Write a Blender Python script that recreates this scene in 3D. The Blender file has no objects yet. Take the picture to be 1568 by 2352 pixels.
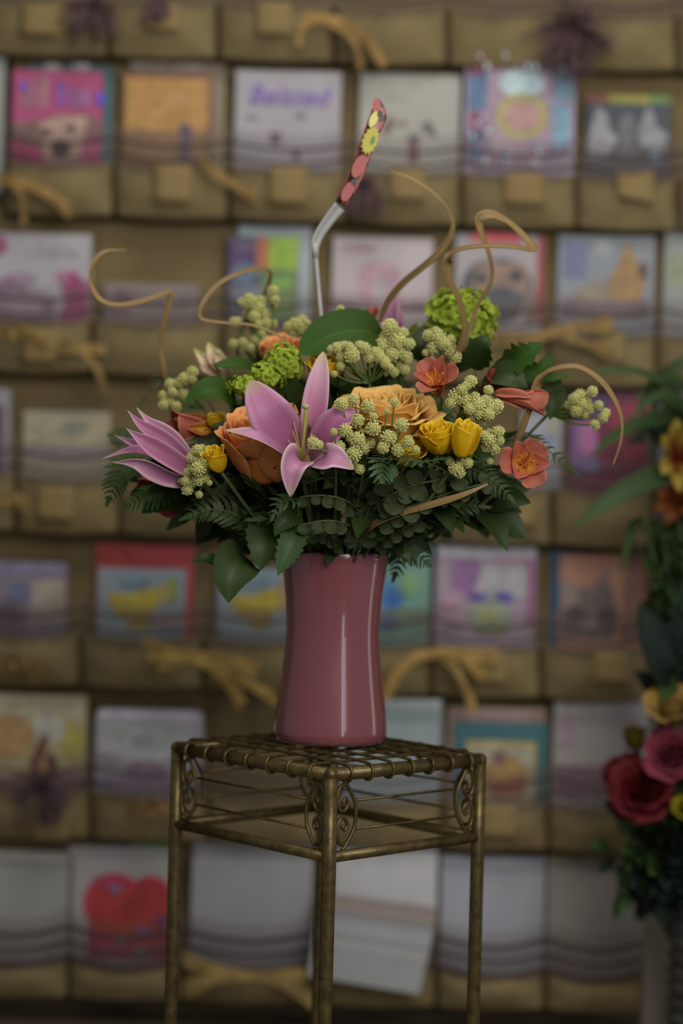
import bpy, math, random
from mathutils import Vector, Matrix, Quaternion
PI = math.pi
V = Vector
# ---------------------------------------------------------------- camera, world, lights
H = 1.10                       # eye height
FPX = 4300.0                   # focal length in pixels of the 1568 wide frame
ROLL = math.radians(1.5)
K = 0.48                       # display value (linear) of a perfectly white thing
sc = bpy.context.scene
cd = bpy.data.cameras.new('camera'); cam = bpy.data.objects.new('camera', cd)
sc.collection.objects.link(cam); sc.camera = cam
cam.matrix_world = Matrix.Translation((0, 0, H)) @ Matrix.Rotation(PI/2, 4, 'X') @ Matrix.Rotation(ROLL, 4, 'Z')
cd.sensor_fit = 'HORIZONTAL'; cd.sensor_width = 24.0; cd.lens = 24.0*FPX/1568.0
cd.clip_start = 0.05
cd.dof.use_dof = True; cd.dof.focus_distance = 1.875; cd.dof.aperture_fstop = 1.75
cd.dof.aperture_blades = 7
sc.view_settings.view_transform = 'Standard'; sc.view_settings.look = 'None'
sc.view_settings.gamma = 1.0; sc.view_settings.use_curve_mapping = False
sc.view_settings.exposure = 0.0
w = bpy.data.worlds.new('room_air'); sc.world = w; w.use_nodes = True
w.node_tree.nodes['Background'].inputs[0].default_value = (0.92, 0.94, 1.0, 1)
w.node_tree.nodes['Background'].inputs[1].default_value = 0.15
def area(name, loc, target, sx, sy, power, col):
    l = bpy.data.lights.new(name, 'AREA'); l.shape = 'RECTANGLE'; l.size = sx; l.size_y = sy
    l.energy = power; l.color = col
    o = bpy.data.objects.new(name, l); sc.collection.objects.link(o); o.location = loc
    o.rotation_euler = (V(target)-V(loc)).to_track_quat('-Z', 'Y').to_euler()
    return o
area('added_front_light', (0.55, 0.35, 1.85), (0.0, 2.3, .98), 1.1, .8, 21.5, (1.0, 0.945, 0.86))  # added light in front, no known lamp; brightens bouquet more than wall
area('ceiling_panel_light', (0.05, 1.75, 2.45), (0.0, 1.95, 1.0), .9, .6, 8.0, (1.0, 0.945, 0.84))
area('window_light_front', (1.30, -0.75, 1.05), (0, 2.0, 1.1), 0.13, 1.2, 3.0, (0.84, 0.87, 1.0))
area('window_light_front', (1.58, -0.70, 1.32), (0, 2.0, 1.1), 0.09, .9, 1.6, (0.84, 0.87, 1.0))
area('added_side_strip_light', (1.9, 2.35, 1.25), (0, 2.03, 1.0), 0.12, 1.3, 1.2, (1.0, 0.95, 0.93))  # added strip light out of view, for the streak at the vase's right edge

# ---------------------------------------------------------------- helpers
def P(x, y, d):
    dx, dy = x-784.0, y-1176.0
    u = dx*math.cos(ROLL)+dy*math.sin(ROLL); v = -dx*math.sin(ROLL)+dy*math.cos(ROLL)
    return V((u/FPX*d, d, H-v/FPX*d))
def lin(c):
    c = c/255.0
    return c/12.92 if c <= 0.04045 else ((c+0.055)/1.055)**2.4
def obs(r, g, b, k=K):
    v = [lin(c)/k for c in (r, g, b)]; q = max(1.0, max(v)/.86)
    return tuple(x/q for x in v)
_m = {}
def nodes_of(name):
    m = bpy.data.materials.new(name); m.use_nodes = True
    nt = m.node_tree; b = nt.nodes['Principled BSDF']
    return m, nt, b
def noise_col(nt, c1, c2, scale, detail=4, lo=.35, hi=.65, vec=None, stretch=None):
    tc = nt.nodes.new('ShaderNodeTexCoord'); n = nt.nodes.new('ShaderNodeTexNoise')
    n.inputs['Scale'].default_value = scale; n.inputs['Detail'].default_value = detail
    src = tc.outputs['Object' if vec is None else vec]
    if stretch:
        mp = nt.nodes.new('ShaderNodeMapping'); mp.inputs['Scale'].default_value = stretch
        nt.links.new(src, mp.inputs[0]); src = mp.outputs[0]
    nt.links.new(src, n.inputs['Vector'])
    r = nt.nodes.new('ShaderNodeValToRGB'); r.color_ramp.elements[0].position = lo; r.color_ramp.elements[1].position = hi
    r.color_ramp.elements[0].color = (*c1, 1); r.color_ramp.elements[1].color = (*c2, 1)
    nt.links.new(n.outputs['Fac'], r.inputs[0])
    return r.outputs[0], n.outputs['Fac']
def sc3(c, k): return tuple(min(0.95, x*k) for x in c)
def plain(c, rough=.6, var=.12, scale=40, bump=0.0, metal=0.0, name='paint', coat=0.0, spec=.5):
    key = ('plain', tuple(round(x, 4) for x in c), rough, var, scale, bump, metal, coat, spec)
    if key in _m: return _m[key]
    m, nt, b = nodes_of(name)
    o, f = noise_col(nt, sc3(c, 1-var), sc3(c, 1+var), scale)
    nt.links.new(o, b.inputs['Base Color'])
    b.inputs['Roughness'].default_value = rough; b.inputs['Metallic'].default_value = metal
    b.inputs['Coat Weight'].default_value = coat; b.inputs['Coat Roughness'].default_value = .06
    b.inputs['Specular IOR Level'].default_value = spec
    if bump:
        bp = nt.nodes.new('ShaderNodeBump'); bp.inputs['Strength'].default_value = bump; bp.inputs['Distance'].default_value = .002
        nt.links.new(f, bp.inputs['Height']); nt.links.new(bp.outputs[0], b.inputs['Normal'])
    _m[key] = m; return m
def translucent(nt, b, colsock, amount):
    t = nt.nodes.new('ShaderNodeBsdfTranslucent'); mx = nt.nodes.new('ShaderNodeMixShader')
    mx.inputs[0].default_value = amount
    nt.links.new(colsock, t.inputs['Color']); nt.links.new(b.outputs[0], mx.inputs[1]); nt.links.new(t.outputs[0], mx.inputs[2])
    nt.links.new(mx.outputs[0], nt.nodes['Material Output'].inputs['Surface'])
def uv_grad(name, stops, edge=None, edge_amt=.6, rough=.5, trans=.3, vein=0, streak=None, spec=.3, bump=.15, var=(.90, 1.08)):
    """petal / leaf skin: colour along its length, paler edge, fine veins. stops: [(pos, colour)]"""
    m, nt, b = nodes_of(name); N = nt.nodes; L = nt.links
    uv = N.new('ShaderNodeUVMap'); uv.uv_map = 'UVMap'; sp = N.new('ShaderNodeSeparateXYZ'); L.new(uv.outputs[0], sp.inputs[0])
    r = N.new('ShaderNodeValToRGB')
    while len(r.color_ramp.elements) > 1: r.color_ramp.elements.remove(r.color_ramp.elements[0])
    r.color_ramp.elements[0].position = stops[0][0]; r.color_ramp.elements[0].color = (*stops[0][1], 1)
    for p, c in stops[1:]:
        e = r.color_ramp.elements.new(p); e.color = (*c, 1)
    L.new(sp.outputs['Y'], r.inputs[0]); col = r.outputs[0]
    ab = N.new('ShaderNodeMath'); ab.operation = 'SUBTRACT'; ab.inputs[1].default_value = .5; L.new(sp.outputs['X'], ab.inputs[0])
    a2 = N.new('ShaderNodeMath'); a2.operation = 'ABSOLUTE'; L.new(ab.outputs[0], a2.inputs[0])
    if edge:
        rr = N.new('ShaderNodeMapRange'); rr.inputs[1].default_value = .30; rr.inputs[2].default_value = .5
        rr.inputs[4].default_value = edge_amt; L.new(a2.outputs[0], rr.inputs[0])
        mx = N.new('ShaderNodeMix'); mx.data_type = 'RGBA'; L.new(rr.outputs[0], mx.inputs[0]); L.new(col, mx.inputs[6]); mx.inputs[7].default_value = (*edge, 1)
        col = mx.outputs[2]
    mp = N.new('ShaderNodeMapping'); mp.inputs['Scale'].default_value = (28, 2.0, 1); L.new(uv.outputs[0], mp.inputs[0])
    n = N.new('ShaderNodeTexNoise'); n.inputs['Scale'].default_value = 1.0; n.inputs['Detail'].default_value = 3; L.new(mp.outputs[0], n.inputs['Vector'])
    mr = N.new('ShaderNodeMapRange'); mr.inputs[1].default_value = .3; mr.inputs[2].default_value = .7
    mr.inputs[3].default_value = var[0]; mr.inputs[4].default_value = var[1]; L.new(n.outputs['Fac'], mr.inputs[0])
    mul = N.new('ShaderNodeVectorMath'); mul.operation = 'SCALE'; L.new(col, mul.inputs[0]); L.new(mr.outputs[0], mul.inputs['Scale'])
    col = mul.outputs[0]
    if vein:       # pale mid rib
        vr = N.new('ShaderNodeMapRange'); vr.inputs[1].default_value = 0; vr.inputs[2].default_value = .035; vr.inputs[3].default_value = vein; vr.inputs[4].default_value = 0
        L.new(a2.outputs[0], vr.inputs[0])
        mx = N.new('ShaderNodeMix'); mx.data_type = 'RGBA'; L.new(vr.outputs[0], mx.inputs[0]); L.new(col, mx.inputs[6]); mx.inputs[7].default_value = (*sc3(stops[-1][1], 1.9), 1)
        col = mx.outputs[2]
    if streak:     # dark flecks near the throat
        mp2 = N.new('ShaderNodeMapping'); mp2.inputs['Scale'].default_value = (16, 5, 1); L.new(uv.outputs[0], mp2.inputs[0])
        n2 = N.new('ShaderNodeTexNoise'); n2.inputs['Scale'].default_value = 1; L.new(mp2.outputs[0], n2.inputs['Vector'])
        g = N.new('ShaderNodeMapRange'); g.inputs[1].default_value = .60; g.inputs[2].default_value = .63; L.new(n2.outputs['Fac'], g.inputs[0])
        g2 = N.new('ShaderNodeMapRange'); g2.inputs[1].default_value = .62; g2.inputs[2].default_value = .75; g2.inputs[3].default_value = 1; g2.inputs[4].default_value = 0; L.new(sp.outputs['Y'], g2.inputs[0])
        ml = N.new('ShaderNodeMath'); ml.operation = 'MULTIPLY'; L.new(g.outputs[0], ml.inputs[0]); L.new(g2.outputs[0], ml.inputs[1])
        mx = N.new('ShaderNodeMix'); mx.data_type = 'RGBA'; L.new(ml.outputs[0], mx.inputs[0]); L.new(col, mx.inputs[6]); mx.inputs[7].default_value = (*streak, 1)
        col = mx.outputs[2]
    L.new(col, b.inputs['Base Color']); b.inputs['Roughness'].default_value = rough; b.inputs['Specular IOR Level'].default_value = spec
    bp = N.new('ShaderNodeBump'); bp.inputs['Strength'].default_value = bump; bp.inputs['Distance'].default_value = .0006
    L.new(n.outputs['Fac'], bp.inputs['Height']); L.new(bp.outputs[0], b.inputs['Normal'])
    translucent(nt, b, col, trans)
    return m

class MB:
    def __init__(s): s.v = []; s.f = []; s.uv = []; s.mi = []
    def add(s, verts, faces, uvs=None, mi=0):
        k = len(s.v); s.v += [V(p) for p in verts]
        s.uv += (uvs if uvs else [(0, 0)]*len(verts))
        s.f += [tuple(k+i for i in f) for f in faces]; s.mi += [mi]*len(faces)
        return s
    def grid(s, rows, uvr=None, mi=0, closed=False):
        n = len(rows[0]); vs = [p for r in rows for p in r]
        uvs = uvr if uvr else [(i/(n-1 if n > 1 else 1), j/(len(rows)-1)) for j in range(len(rows)) for i in range(n)]
        fs = []
        for j in range(len(rows)-1):
            for i in range(n if closed else n-1):
                a, b_ = j*n+i, j*n+(i+1) % n
                fs.append((a, b_, b_+n, a+n))
        return s.add(vs, fs, uvs, mi)
    def box(s, c, size, rot=None, mi=0):
        vs = []
        for x in (-.5, .5):
            for y in (-.5, .5):
                for z in (-.5, .5):
                    p = V((x*size[0], y*size[1], z*size[2]))
                    if rot: p = rot @ p
                    vs.append(V(c)+p)
        return s.add(vs, [(0, 1, 3, 2), (4, 6, 7, 5), (0, 4, 5, 1), (2, 3, 7, 6), (0, 2, 6, 4), (1, 5, 7, 3)], None, mi)
    def tube(s, pts, r, n=8, mi=0, caps=True):
        pts = [V(p) for p in pts]; m = len(pts)
        rs = r if isinstance(r, (list, tuple)) else [r]*m
        up = None; rows = []
        for i, p in enumerate(pts):
            t = (pts[min(i+1, m-1)]-pts[max(i-1, 0)])
            t = t.normalized() if t.length > 1e-9 else V((0, 0, 1))
            if up is None:
                up = t.orthogonal().normalized()
            else:
                up = up-t*up.dot(t)
                up = up.normalized() if up.length > 1e-6 else t.orthogonal().normalized()
            sd = t.cross(up)
            rows.append([p+(up*math.cos(2*PI*k/n)+sd*math.sin(2*PI*k/n))*rs[i] for k in range(n)])
        k = len(s.v); s.grid(rows, [(j/n, i/(m-1)) for i in range(m) for j in range(n)], mi, closed=True)
        if caps:
            s.f.append(tuple(k+i for i in range(n))[::-1]); s.mi.append(mi)
            s.f.append(tuple(k+(m-1)*n+i for i in range(n))); s.mi.append(mi)
        return s
    def sphere(s, c, r, nu=12, nv=8, mi=0, sc_=(1, 1, 1)):
        rows = []
        for j in range(nv+1):
            a = PI*j/nv
            a = max(.02, min(PI-.02, a))
            rows.append([V(c)+V((math.sin(a)*math.cos(2*PI*i/nu)*r*sc_[0], math.sin(a)*math.sin(2*PI*i/nu)*r*sc_[1], math.cos(a)*r*sc_[2])) for i in range(nu)])
        return s.grid(rows, [(i/nu, j/nv) for j in range(nv+1) for i in range(nu)], mi, closed=True)
    def lathe(s, prof, c, n=48, mi=0):
        rows = [[V(c)+V((r*math.cos(2*PI*i/n), r*math.sin(2*PI*i/n), z)) for i in range(n)] for r, z in prof]
        return s.grid(rows, [(i/n, j/(len(prof)-1)) for j in range(len(prof)) for i in range(n)], mi, closed=True)
    def obj(s, name, mats, parent=None, loc=None, smooth=True, solid=0):
        org = wloc(parent) if parent else (V(loc) if loc is not None else V((0, 0, 0)))
        me = bpy.data.meshes.new(name)
        me.from_pydata([tuple(p-org) for p in s.v], [], s.f)
        for m in (mats if isinstance(mats, (list, tuple)) else [mats]): me.materials.append(m)
        ul = me.uv_layers.new(name='UVMap')
        for l in me.loops: ul.data[l.index].uv = s.uv[l.vertex_index]
        for p, k in zip(me.polygons, s.mi): p.material_index = k; p.use_smooth = smooth
        me.validate(); me.update()
        o = bpy.data.objects.new(name, me); sc.collection.objects.link(o)
        if parent: o.parent = parent
        else: o.location = org
        if solid:
            md = o.modifiers.new('thickness', 'SOLIDIFY'); md.thickness = solid; md.offset = 0
        return o
def wloc(o):
    p = V(o.location)
    while o.parent: o = o.parent; p = p+V(o.location)
    return p
def tag(o, label, cat, group=None):
    o['label'] = label; o['category'] = cat
    if group: o['group'] = group
    return o
def thing(name, label, cat, loc, group=None):
    o = bpy.data.objects.new(name, None); sc.collection.objects.link(o); o.location = loc
    o.empty_display_size = .02
    return tag(o, label, cat, group)
def struct(o): o['kind'] = 'structure'; return o
def cr(pts, n):
    """Catmull-Rom through pts, n+1 samples"""
    pts = [V(p) for p in pts]
    if len(pts) == 2: return [pts[0].lerp(pts[1], i/n) for i in range(n+1)]
    q = [pts[0]*2-pts[1]]+pts+[pts[-1]*2-pts[-2]]; out = []
    for i in range(n+1):
        t = i/n*(len(pts)-1); k = min(int(t), len(pts)-2); f = t-k
        a, b, c, d = q[k], q[k+1], q[k+2], q[k+3]
        out.append(.5*((2*b)+(c-a)*f+(2*a-5*b+4*c-d)*f*f+(3*b-a-3*c+d)*f**3))
    return out
def lerp_list(l, t):
    if not isinstance(l, (list, tuple)) or isinstance(l, V): return l
    x = t*(len(l)-1); k = min(int(x), len(l)-2); return l[k]*(1-(x-k))+l[k+1]*(x-k)
def prof(kind, v):
    if kind == 'petal': return max(.0, .30*(1-v)+math.sin(PI*min(1, v**.9))**.75*(.75+.25*v)) if v < .999 else 0.02
    if kind == 'lily': return (.28*(1-v)**2+math.sin(PI*v**.92)**.8) if v < .999 else .02
    if kind == 'trumpet': return (.62+.38*math.sin(PI*min(1, v*1.1)))*min(1, ((1-v)/.42))**.7 if v < .995 else .03
    if kind == 'lilyb': return (.30*(1-v)**2+math.sin(PI*min(1, v**1.35))**.62) if v < .999 else .04
    if kind == 'leaf': return max(.02, math.sin(PI*v**.72)**.85)
    if kind == 'round': return max(.02, math.sin(PI*v**.9)**.5)
    if kind == 'spoon': return max(.03, (.22+.9*v**1.3)*(max(0, 1-((v-.72)/.285)**2)**.5 if v > .72 else 1))
    if kind == 'blade': return max(.03, (1-v)**.55*min(1, .5+v*4))
    return 1.0
def blade(mb, pts, wid, nrm, nu=6, nv=14, cup=.3, kind='petal', wave=0, teeth=0, tooth=.25, mi=0, seed=0, fold=0):
    c = cr(pts, nv); rnd = random.Random(seed); ph = rnd.random()*6; rows = []; uvs = []
    for j, p in enumerate(c):
        v = j/nv; t = (c[min(j+1, nv)]-c[max(j-1, 0)]).normalized()
        n = V(lerp_list(nrm, v)); n = n-t*n.dot(t)
        n = n.normalized() if n.length > 1e-6 else t.orthogonal().normalized()
        s = t.cross(n); wv = lerp_list(wid, v)*prof(kind, v)
        if teeth:
            x = (v*teeth) % 1.0; wv *= 1-tooth*x
        row = []
        for i in range(nu+1):
            u = 2*i/nu-1
            z = cup*wv*u*u+fold*wv*abs(u)+wave*wv*math.sin(v*9+ph+u*1.5)*abs(u)
            row.append(p+s*wv*u+n*z); uvs.append((i/nu, v))
        rows.append(row)
    mb.grid(rows, uvs, mi); return mb
# ---------------------------------------------------------------- the setting
kraft = plain(obs(90, 79, 53), .85, .22, 9, .5, name='brown_kraft_paper')
kraft_back = plain(obs(92, 80, 54), .9, .15, 9, .3, name='brown_kraft_back')
kraft_tag = plain(obs(104, 88, 56), .85, .10, 12, .2, name='tan_kraft_tag')
wall_m = plain((.16, .12, .065), .9, .2, 6, name='dark_brown_wall')
struct(MB().box((0, 2.93, 1.35), (5, .1, 2.7)).obj('wall_back', wall_m, smooth=False))
struct(MB().box((0, .6, -.05), (5, 4.8, .1)).obj('floor', plain((.22, .18, .13), .5, .15, 5, name='floor_vinyl'), smooth=False))

YB, YF = 2.850, 2.800                 # pocket back and pocket front
def SX(px, y, d): return P(px, y, d).x
def mesh_mat():
    m, nt, b = nodes_of('sheer_purple_ribbon'); N = nt.nodes; L = nt.links
    uv = N.new('ShaderNodeUVMap'); sp = N.new('ShaderNodeSeparateXYZ'); L.new(uv.outputs[0], sp.inputs[0])
    wv = N.new('ShaderNodeMath'); wv.operation = 'MULTIPLY'; wv.inputs[1].default_value = 2*PI*9; L.new(sp.outputs['Y'], wv.inputs[0])
    sn = N.new('ShaderNodeMath'); sn.operation = 'SINE'; L.new(wv.outputs[0], sn.inputs[0])
    wx = N.new('ShaderNodeMath'); wx.operation = 'MULTIPLY'; wx.inputs[1].default_value = 2*PI*30; L.new(sp.outputs['X'], wx.inputs[0])
    sx = N.new('ShaderNodeMath'); sx.operation = 'SINE'; L.new(wx.outputs[0], sx.inputs[0])
    ad = N.new('ShaderNodeMath'); ad.operation = 'ADD'; L.new(sn.outputs[0], ad.inputs[0]); L.new(sx.outputs[0], ad.inputs[1])
    r = N.new('ShaderNodeMapRange'); r.inputs[1].default_value = -1.4; r.inputs[2].default_value = 1.6; r.inputs[3].default_value = .10; r.inputs[4].default_value = .46
    L.new(ad.outputs[0], r.inputs[0])
    tr = N.new('ShaderNodeBsdfTransparent'); mx = N.new('ShaderNodeMixShader')
    b.inputs['Base Color'].default_value = (*obs(82, 71, 66), 1); b.inputs['Roughness'].default_value = .7
    L.new(r.outputs[0], mx.inputs[0]); L.new(tr.outputs[0], mx.inputs[1]); L.new(b.outputs[0], mx.inputs[2])
    L.new(mx.outputs[0], N['Material Output'].inputs['Surface'])
    return m
sheer = mesh_mat()
cord_m = plain(obs(56, 44, 47), .8, .15, 60, name='purple_cord')

ROWS = [  # recess top, band top, panel top, panel bottom (pixels at the middle of the frame)
    (-225, -75, 12, 138), (138, 300, 388, 506), (506, 660, 748, 868), (868, 1020, 1108, 1236),
    (1236, 1380, 1470, 1588), (1588, 1735, 1830, 1938), (1938, 2105, 2215, 2305), (2335, 2480, 2560, 2680)]
BND = [[-40, 248, 500, 768, 1030, 1290, 1560, 1800], [12, 262, 526, 800, 1062, 1328, 1562, 1800], [-50, 211, 510, 740, 1020, 1262, 1512, 1790],
       [-230, 36, 275, 520, 765, 1020, 1272, 1500], [-60, 185, 468, 730, 992, 1246, 1488], [-50, 208, 478, 745, 1020, 1262, 1496],
       [-90, 158, 420, 722, 1004, 1256, 1488], [-90, 170, 430, 700, 980, 1240, 1488]]
TAGS = {(0, 0): (100, 55, 88, 70), (0, 1): (378, 50, 74, 60), (0, 2): (630, 52, 80, 76), (1, 1): (400, 428, 82, 84), (1, 2): (662, 432, 86, 86), (1, 3): (935, 430, 82, 72), (1, 4): (1200, 440, 92, 72),
        (1, 5): (1455, 428, 84, 60), (2, 0): (98, 796, 82, 76), (3, 1): (132, 1156, 84, 78), (3, 5): (1180, 1176, 92, 62), (5, 0): (125, 1888, 82, 66), (2, 5): (1395, 800, 70, 70),
        (4, 4): (1120, 1530, 80, 70), (4, 5): (1400, 1530, 80, 70), (5, 4): (1140, 1880, 84, 70)}
HOLD = {(0, 0): 'at the top left corner, cut off by the picture edge', (0, 1): 'in the cut-off top row above the orange card', (0, 2): 'in the cut-off top row above the BELATED card', (0, 3): 'behind the raffia bow in the cut-off top row',
        (0, 4): 'in the cut-off top row above the shiny patterned card', (0, 5): 'in the cut-off top row beside the big purple bow', (0, 6): 'at the top right corner',
        (1, 0): 'holding the pink dog card', (1, 1): 'holding the plain orange card', (1, 2): 'holding the white BELATED card', (1, 3): 'holding the white card behind the card pick', (1, 4): 'holding the shiny patterned card',
        (1, 5): 'holding the black and white photo card', (1, 6): 'at the right edge in the row of the shiny card',
        (2, 0): 'holding the white and magenta card at the left edge', (2, 1): 'standing empty of tall cards beside the white and magenta card', (2, 2): 'holding the purple, orange and green card', (2, 3): 'holding the pale pink square card',
        (2, 4): 'holding the dark dog face card', (2, 5): 'holding the orange cat card', (2, 6): 'at the right edge in the row of the orange cat card',
        (3, 0): 'at the left edge beside the cream card', (3, 1): 'holding the cream card left of the bouquet', (3, 2): 'hidden mostly by the left side of the bouquet', (3, 3): 'behind the middle of the bouquet', (3, 4): 'behind the right half of the bouquet',
        (3, 5): 'holding the white card behind the right coral flower', (3, 6): 'holding the bright red and purple card',
        (4, 0): 'holding the lavender card with a cream square', (4, 1): 'holding the yellow card with a red card behind', (4, 2): 'holding the yellow card beside the vase', (4, 3): 'holding the blue and green card by the vase rim',
        (4, 4): 'holding the purple and white card', (4, 5): 'holding the grey cat card', (5, 0): 'holding the yellow nativity card', (5, 1): 'holding the white rounded card', (5, 2): 'behind the foot of the pink vase',
        (5, 3): 'holding the pale blue scalloped card', (5, 4): 'holding the teal framed card', (5, 5): 'holding the plain whitish card above the beige envelopes', (6, 0): 'holding white envelopes in the bottom left corner', (6, 1): 'holding the red heart card',
        (6, 2): 'holding envelopes seen between the stand legs', (6, 3): 'behind the slumped stack of envelopes', (6, 4): 'holding envelopes behind the right leg of the stand', (6, 5): 'holding beige envelopes beside the pale post'}
for r, (y0, yb, yp, y1) in enumerate(ROWS):
    z0, zb, zp, z1 = [P(784, y, YF).z for y in (y0, yb, yp, y1)]
    for c in range(len(BND[r])-1):
        a, b_ = BND[r][c], BND[r][c+1]
        if b_ < -5 or a > 1575 or (r == 7): continue
        # boundaries read at the row's own height: shift for the tilt of the camera
        xa, xb = SX(a, (y0+y1)/2, YF), SX(b_, (y0+y1)/2, YF)
        xa += .0004; xb -= .0004; xm = (xa+xb)/2
        rn = random.Random(r*17+c)
        t = thing('paper_pocket', 'brown paper pocket '+HOLD.get((r, c), 'in the rack'), 'card pocket', (xm, YB, z1), 'brown paper pockets of the card rack')
        MB().box((xm, YB+.004, (z0+z1)/2+.015), (xb-xa, .006, z0-z1+.03)).obj('back_panel', kraft_back, t, smooth=False)
        # folded front with a belly; the bottom turns back to the wall
        rows = []; nu, nv = 14, 12; ph = rn.random()*6; bel = .012+.012*rn.random()
        for j in range(nv+1):
            v = j/nv; row = []
            for i in range(nu+1):
                u = i/nu; x = xa+(xb-xa)*u
                edge = min(u, 1-u)*2
                y = YF-bel*math.sin(PI*u)*math.sin(PI*min(1, v*.9+.12))-.0025*math.sin(u*11+ph)*math.sin(v*4+ph)-.0015*math.sin(u*29+v*5)
                y += .006*max(0, 1-edge*9)**2
                z = zp+(z1-zp)*v-.006*math.sin(PI*u)*(1-v)-.004*math.sin(PI*u)*v
                row.append(V((x, y, z)))
            rows.append(row)
        rows.append([V((p.x, YB, p.z+.004)) for p in rows[-1]])
        fp = MB().grid(rows).obj('front_panel', kraft, t, solid=.0012)
        def band_pt(u, v, off=0):
            return V((xa+(xb-xa)*u, YF-.004+off-.014*math.sin(PI*u), zb+(zp-.006-zb)*v-.013*math.sin(PI*u)))
        if r not in (7,):
            bd = MB().grid([[band_pt(i/16, j/4) for i in range(17)] for j in range(5)]).obj('sheer_band', sheer, t)
            for vv in ((.30, .58, .86) if r == 6 else (.33, .68)):
                MB().tube([band_pt(i/16, vv, -.001) for i in range(17)], .0019 if r < 6 else .0036, 6).obj('cord', cord_m, bd)
        if (r, c) in TAGS:
            tx, ty, tw, th = TAGS[(r, c)]
            q = P(tx, ty, YF); w_, h_ = tw/FPX*YF, th/FPX*YF
            g = []
            yfront = YF-bel-.005
            curl = .010 if (r, c) == (1, 5) else .004
            for j in range(5):
                g.append([V((q.x-w_/2+w_*i/4, yfront-curl*(j/4)**2, q.z+h_/2-h_*j/4+(.25*h_*(i/4) if (r, c) == (1, 5) and j > 2 else 0)*-1)) for i in range(5)])
            MB().grid(g).obj('tag', kraft_tag, fp, solid=.0008)['label'] = 'small tan paper tag'
# bottom of the rack and posts
rk = thing('rack_shelf', 'dark brown ledge under the lowest row of pockets', 'shelf', (0, 2.80, 0))
MB().box((-.13, 2.83, P(784, 2352+90, 2.8).z-.02), (1.24, .07, .14)).obj('ledge_board', plain(obs(52, 42, 30), .8, .3, 8, name='dark_board'), rk, smooth=False)
for x in (-.7, .4): MB().box((x, 2.84, (P(784, 2500, 2.8).z)/2), (.05, .05, P(784, 2500, 2.8).z)).obj('leg', plain(obs(52, 42, 30), .8, .3, 8), rk, smooth=False)
xp = P(1500, 2250, 2.70).x
po = thing('wooden_post', 'pale whitish wooden post at the lower right beside the card rack', 'post', (xp, 2.70, 0))
MB().box((xp, 2.70, .42), (.030, .03, .84)).obj('post_shaft', plain(obs(104, 96, 88), .7, .12, 10, name='whitewashed_wood'), po, smooth=False)
MB().box((xp, 2.70, .01), (.08, .08, .02)).obj('foot', plain(obs(104, 96, 88), .7, .12, 10), po, smooth=False)

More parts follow.
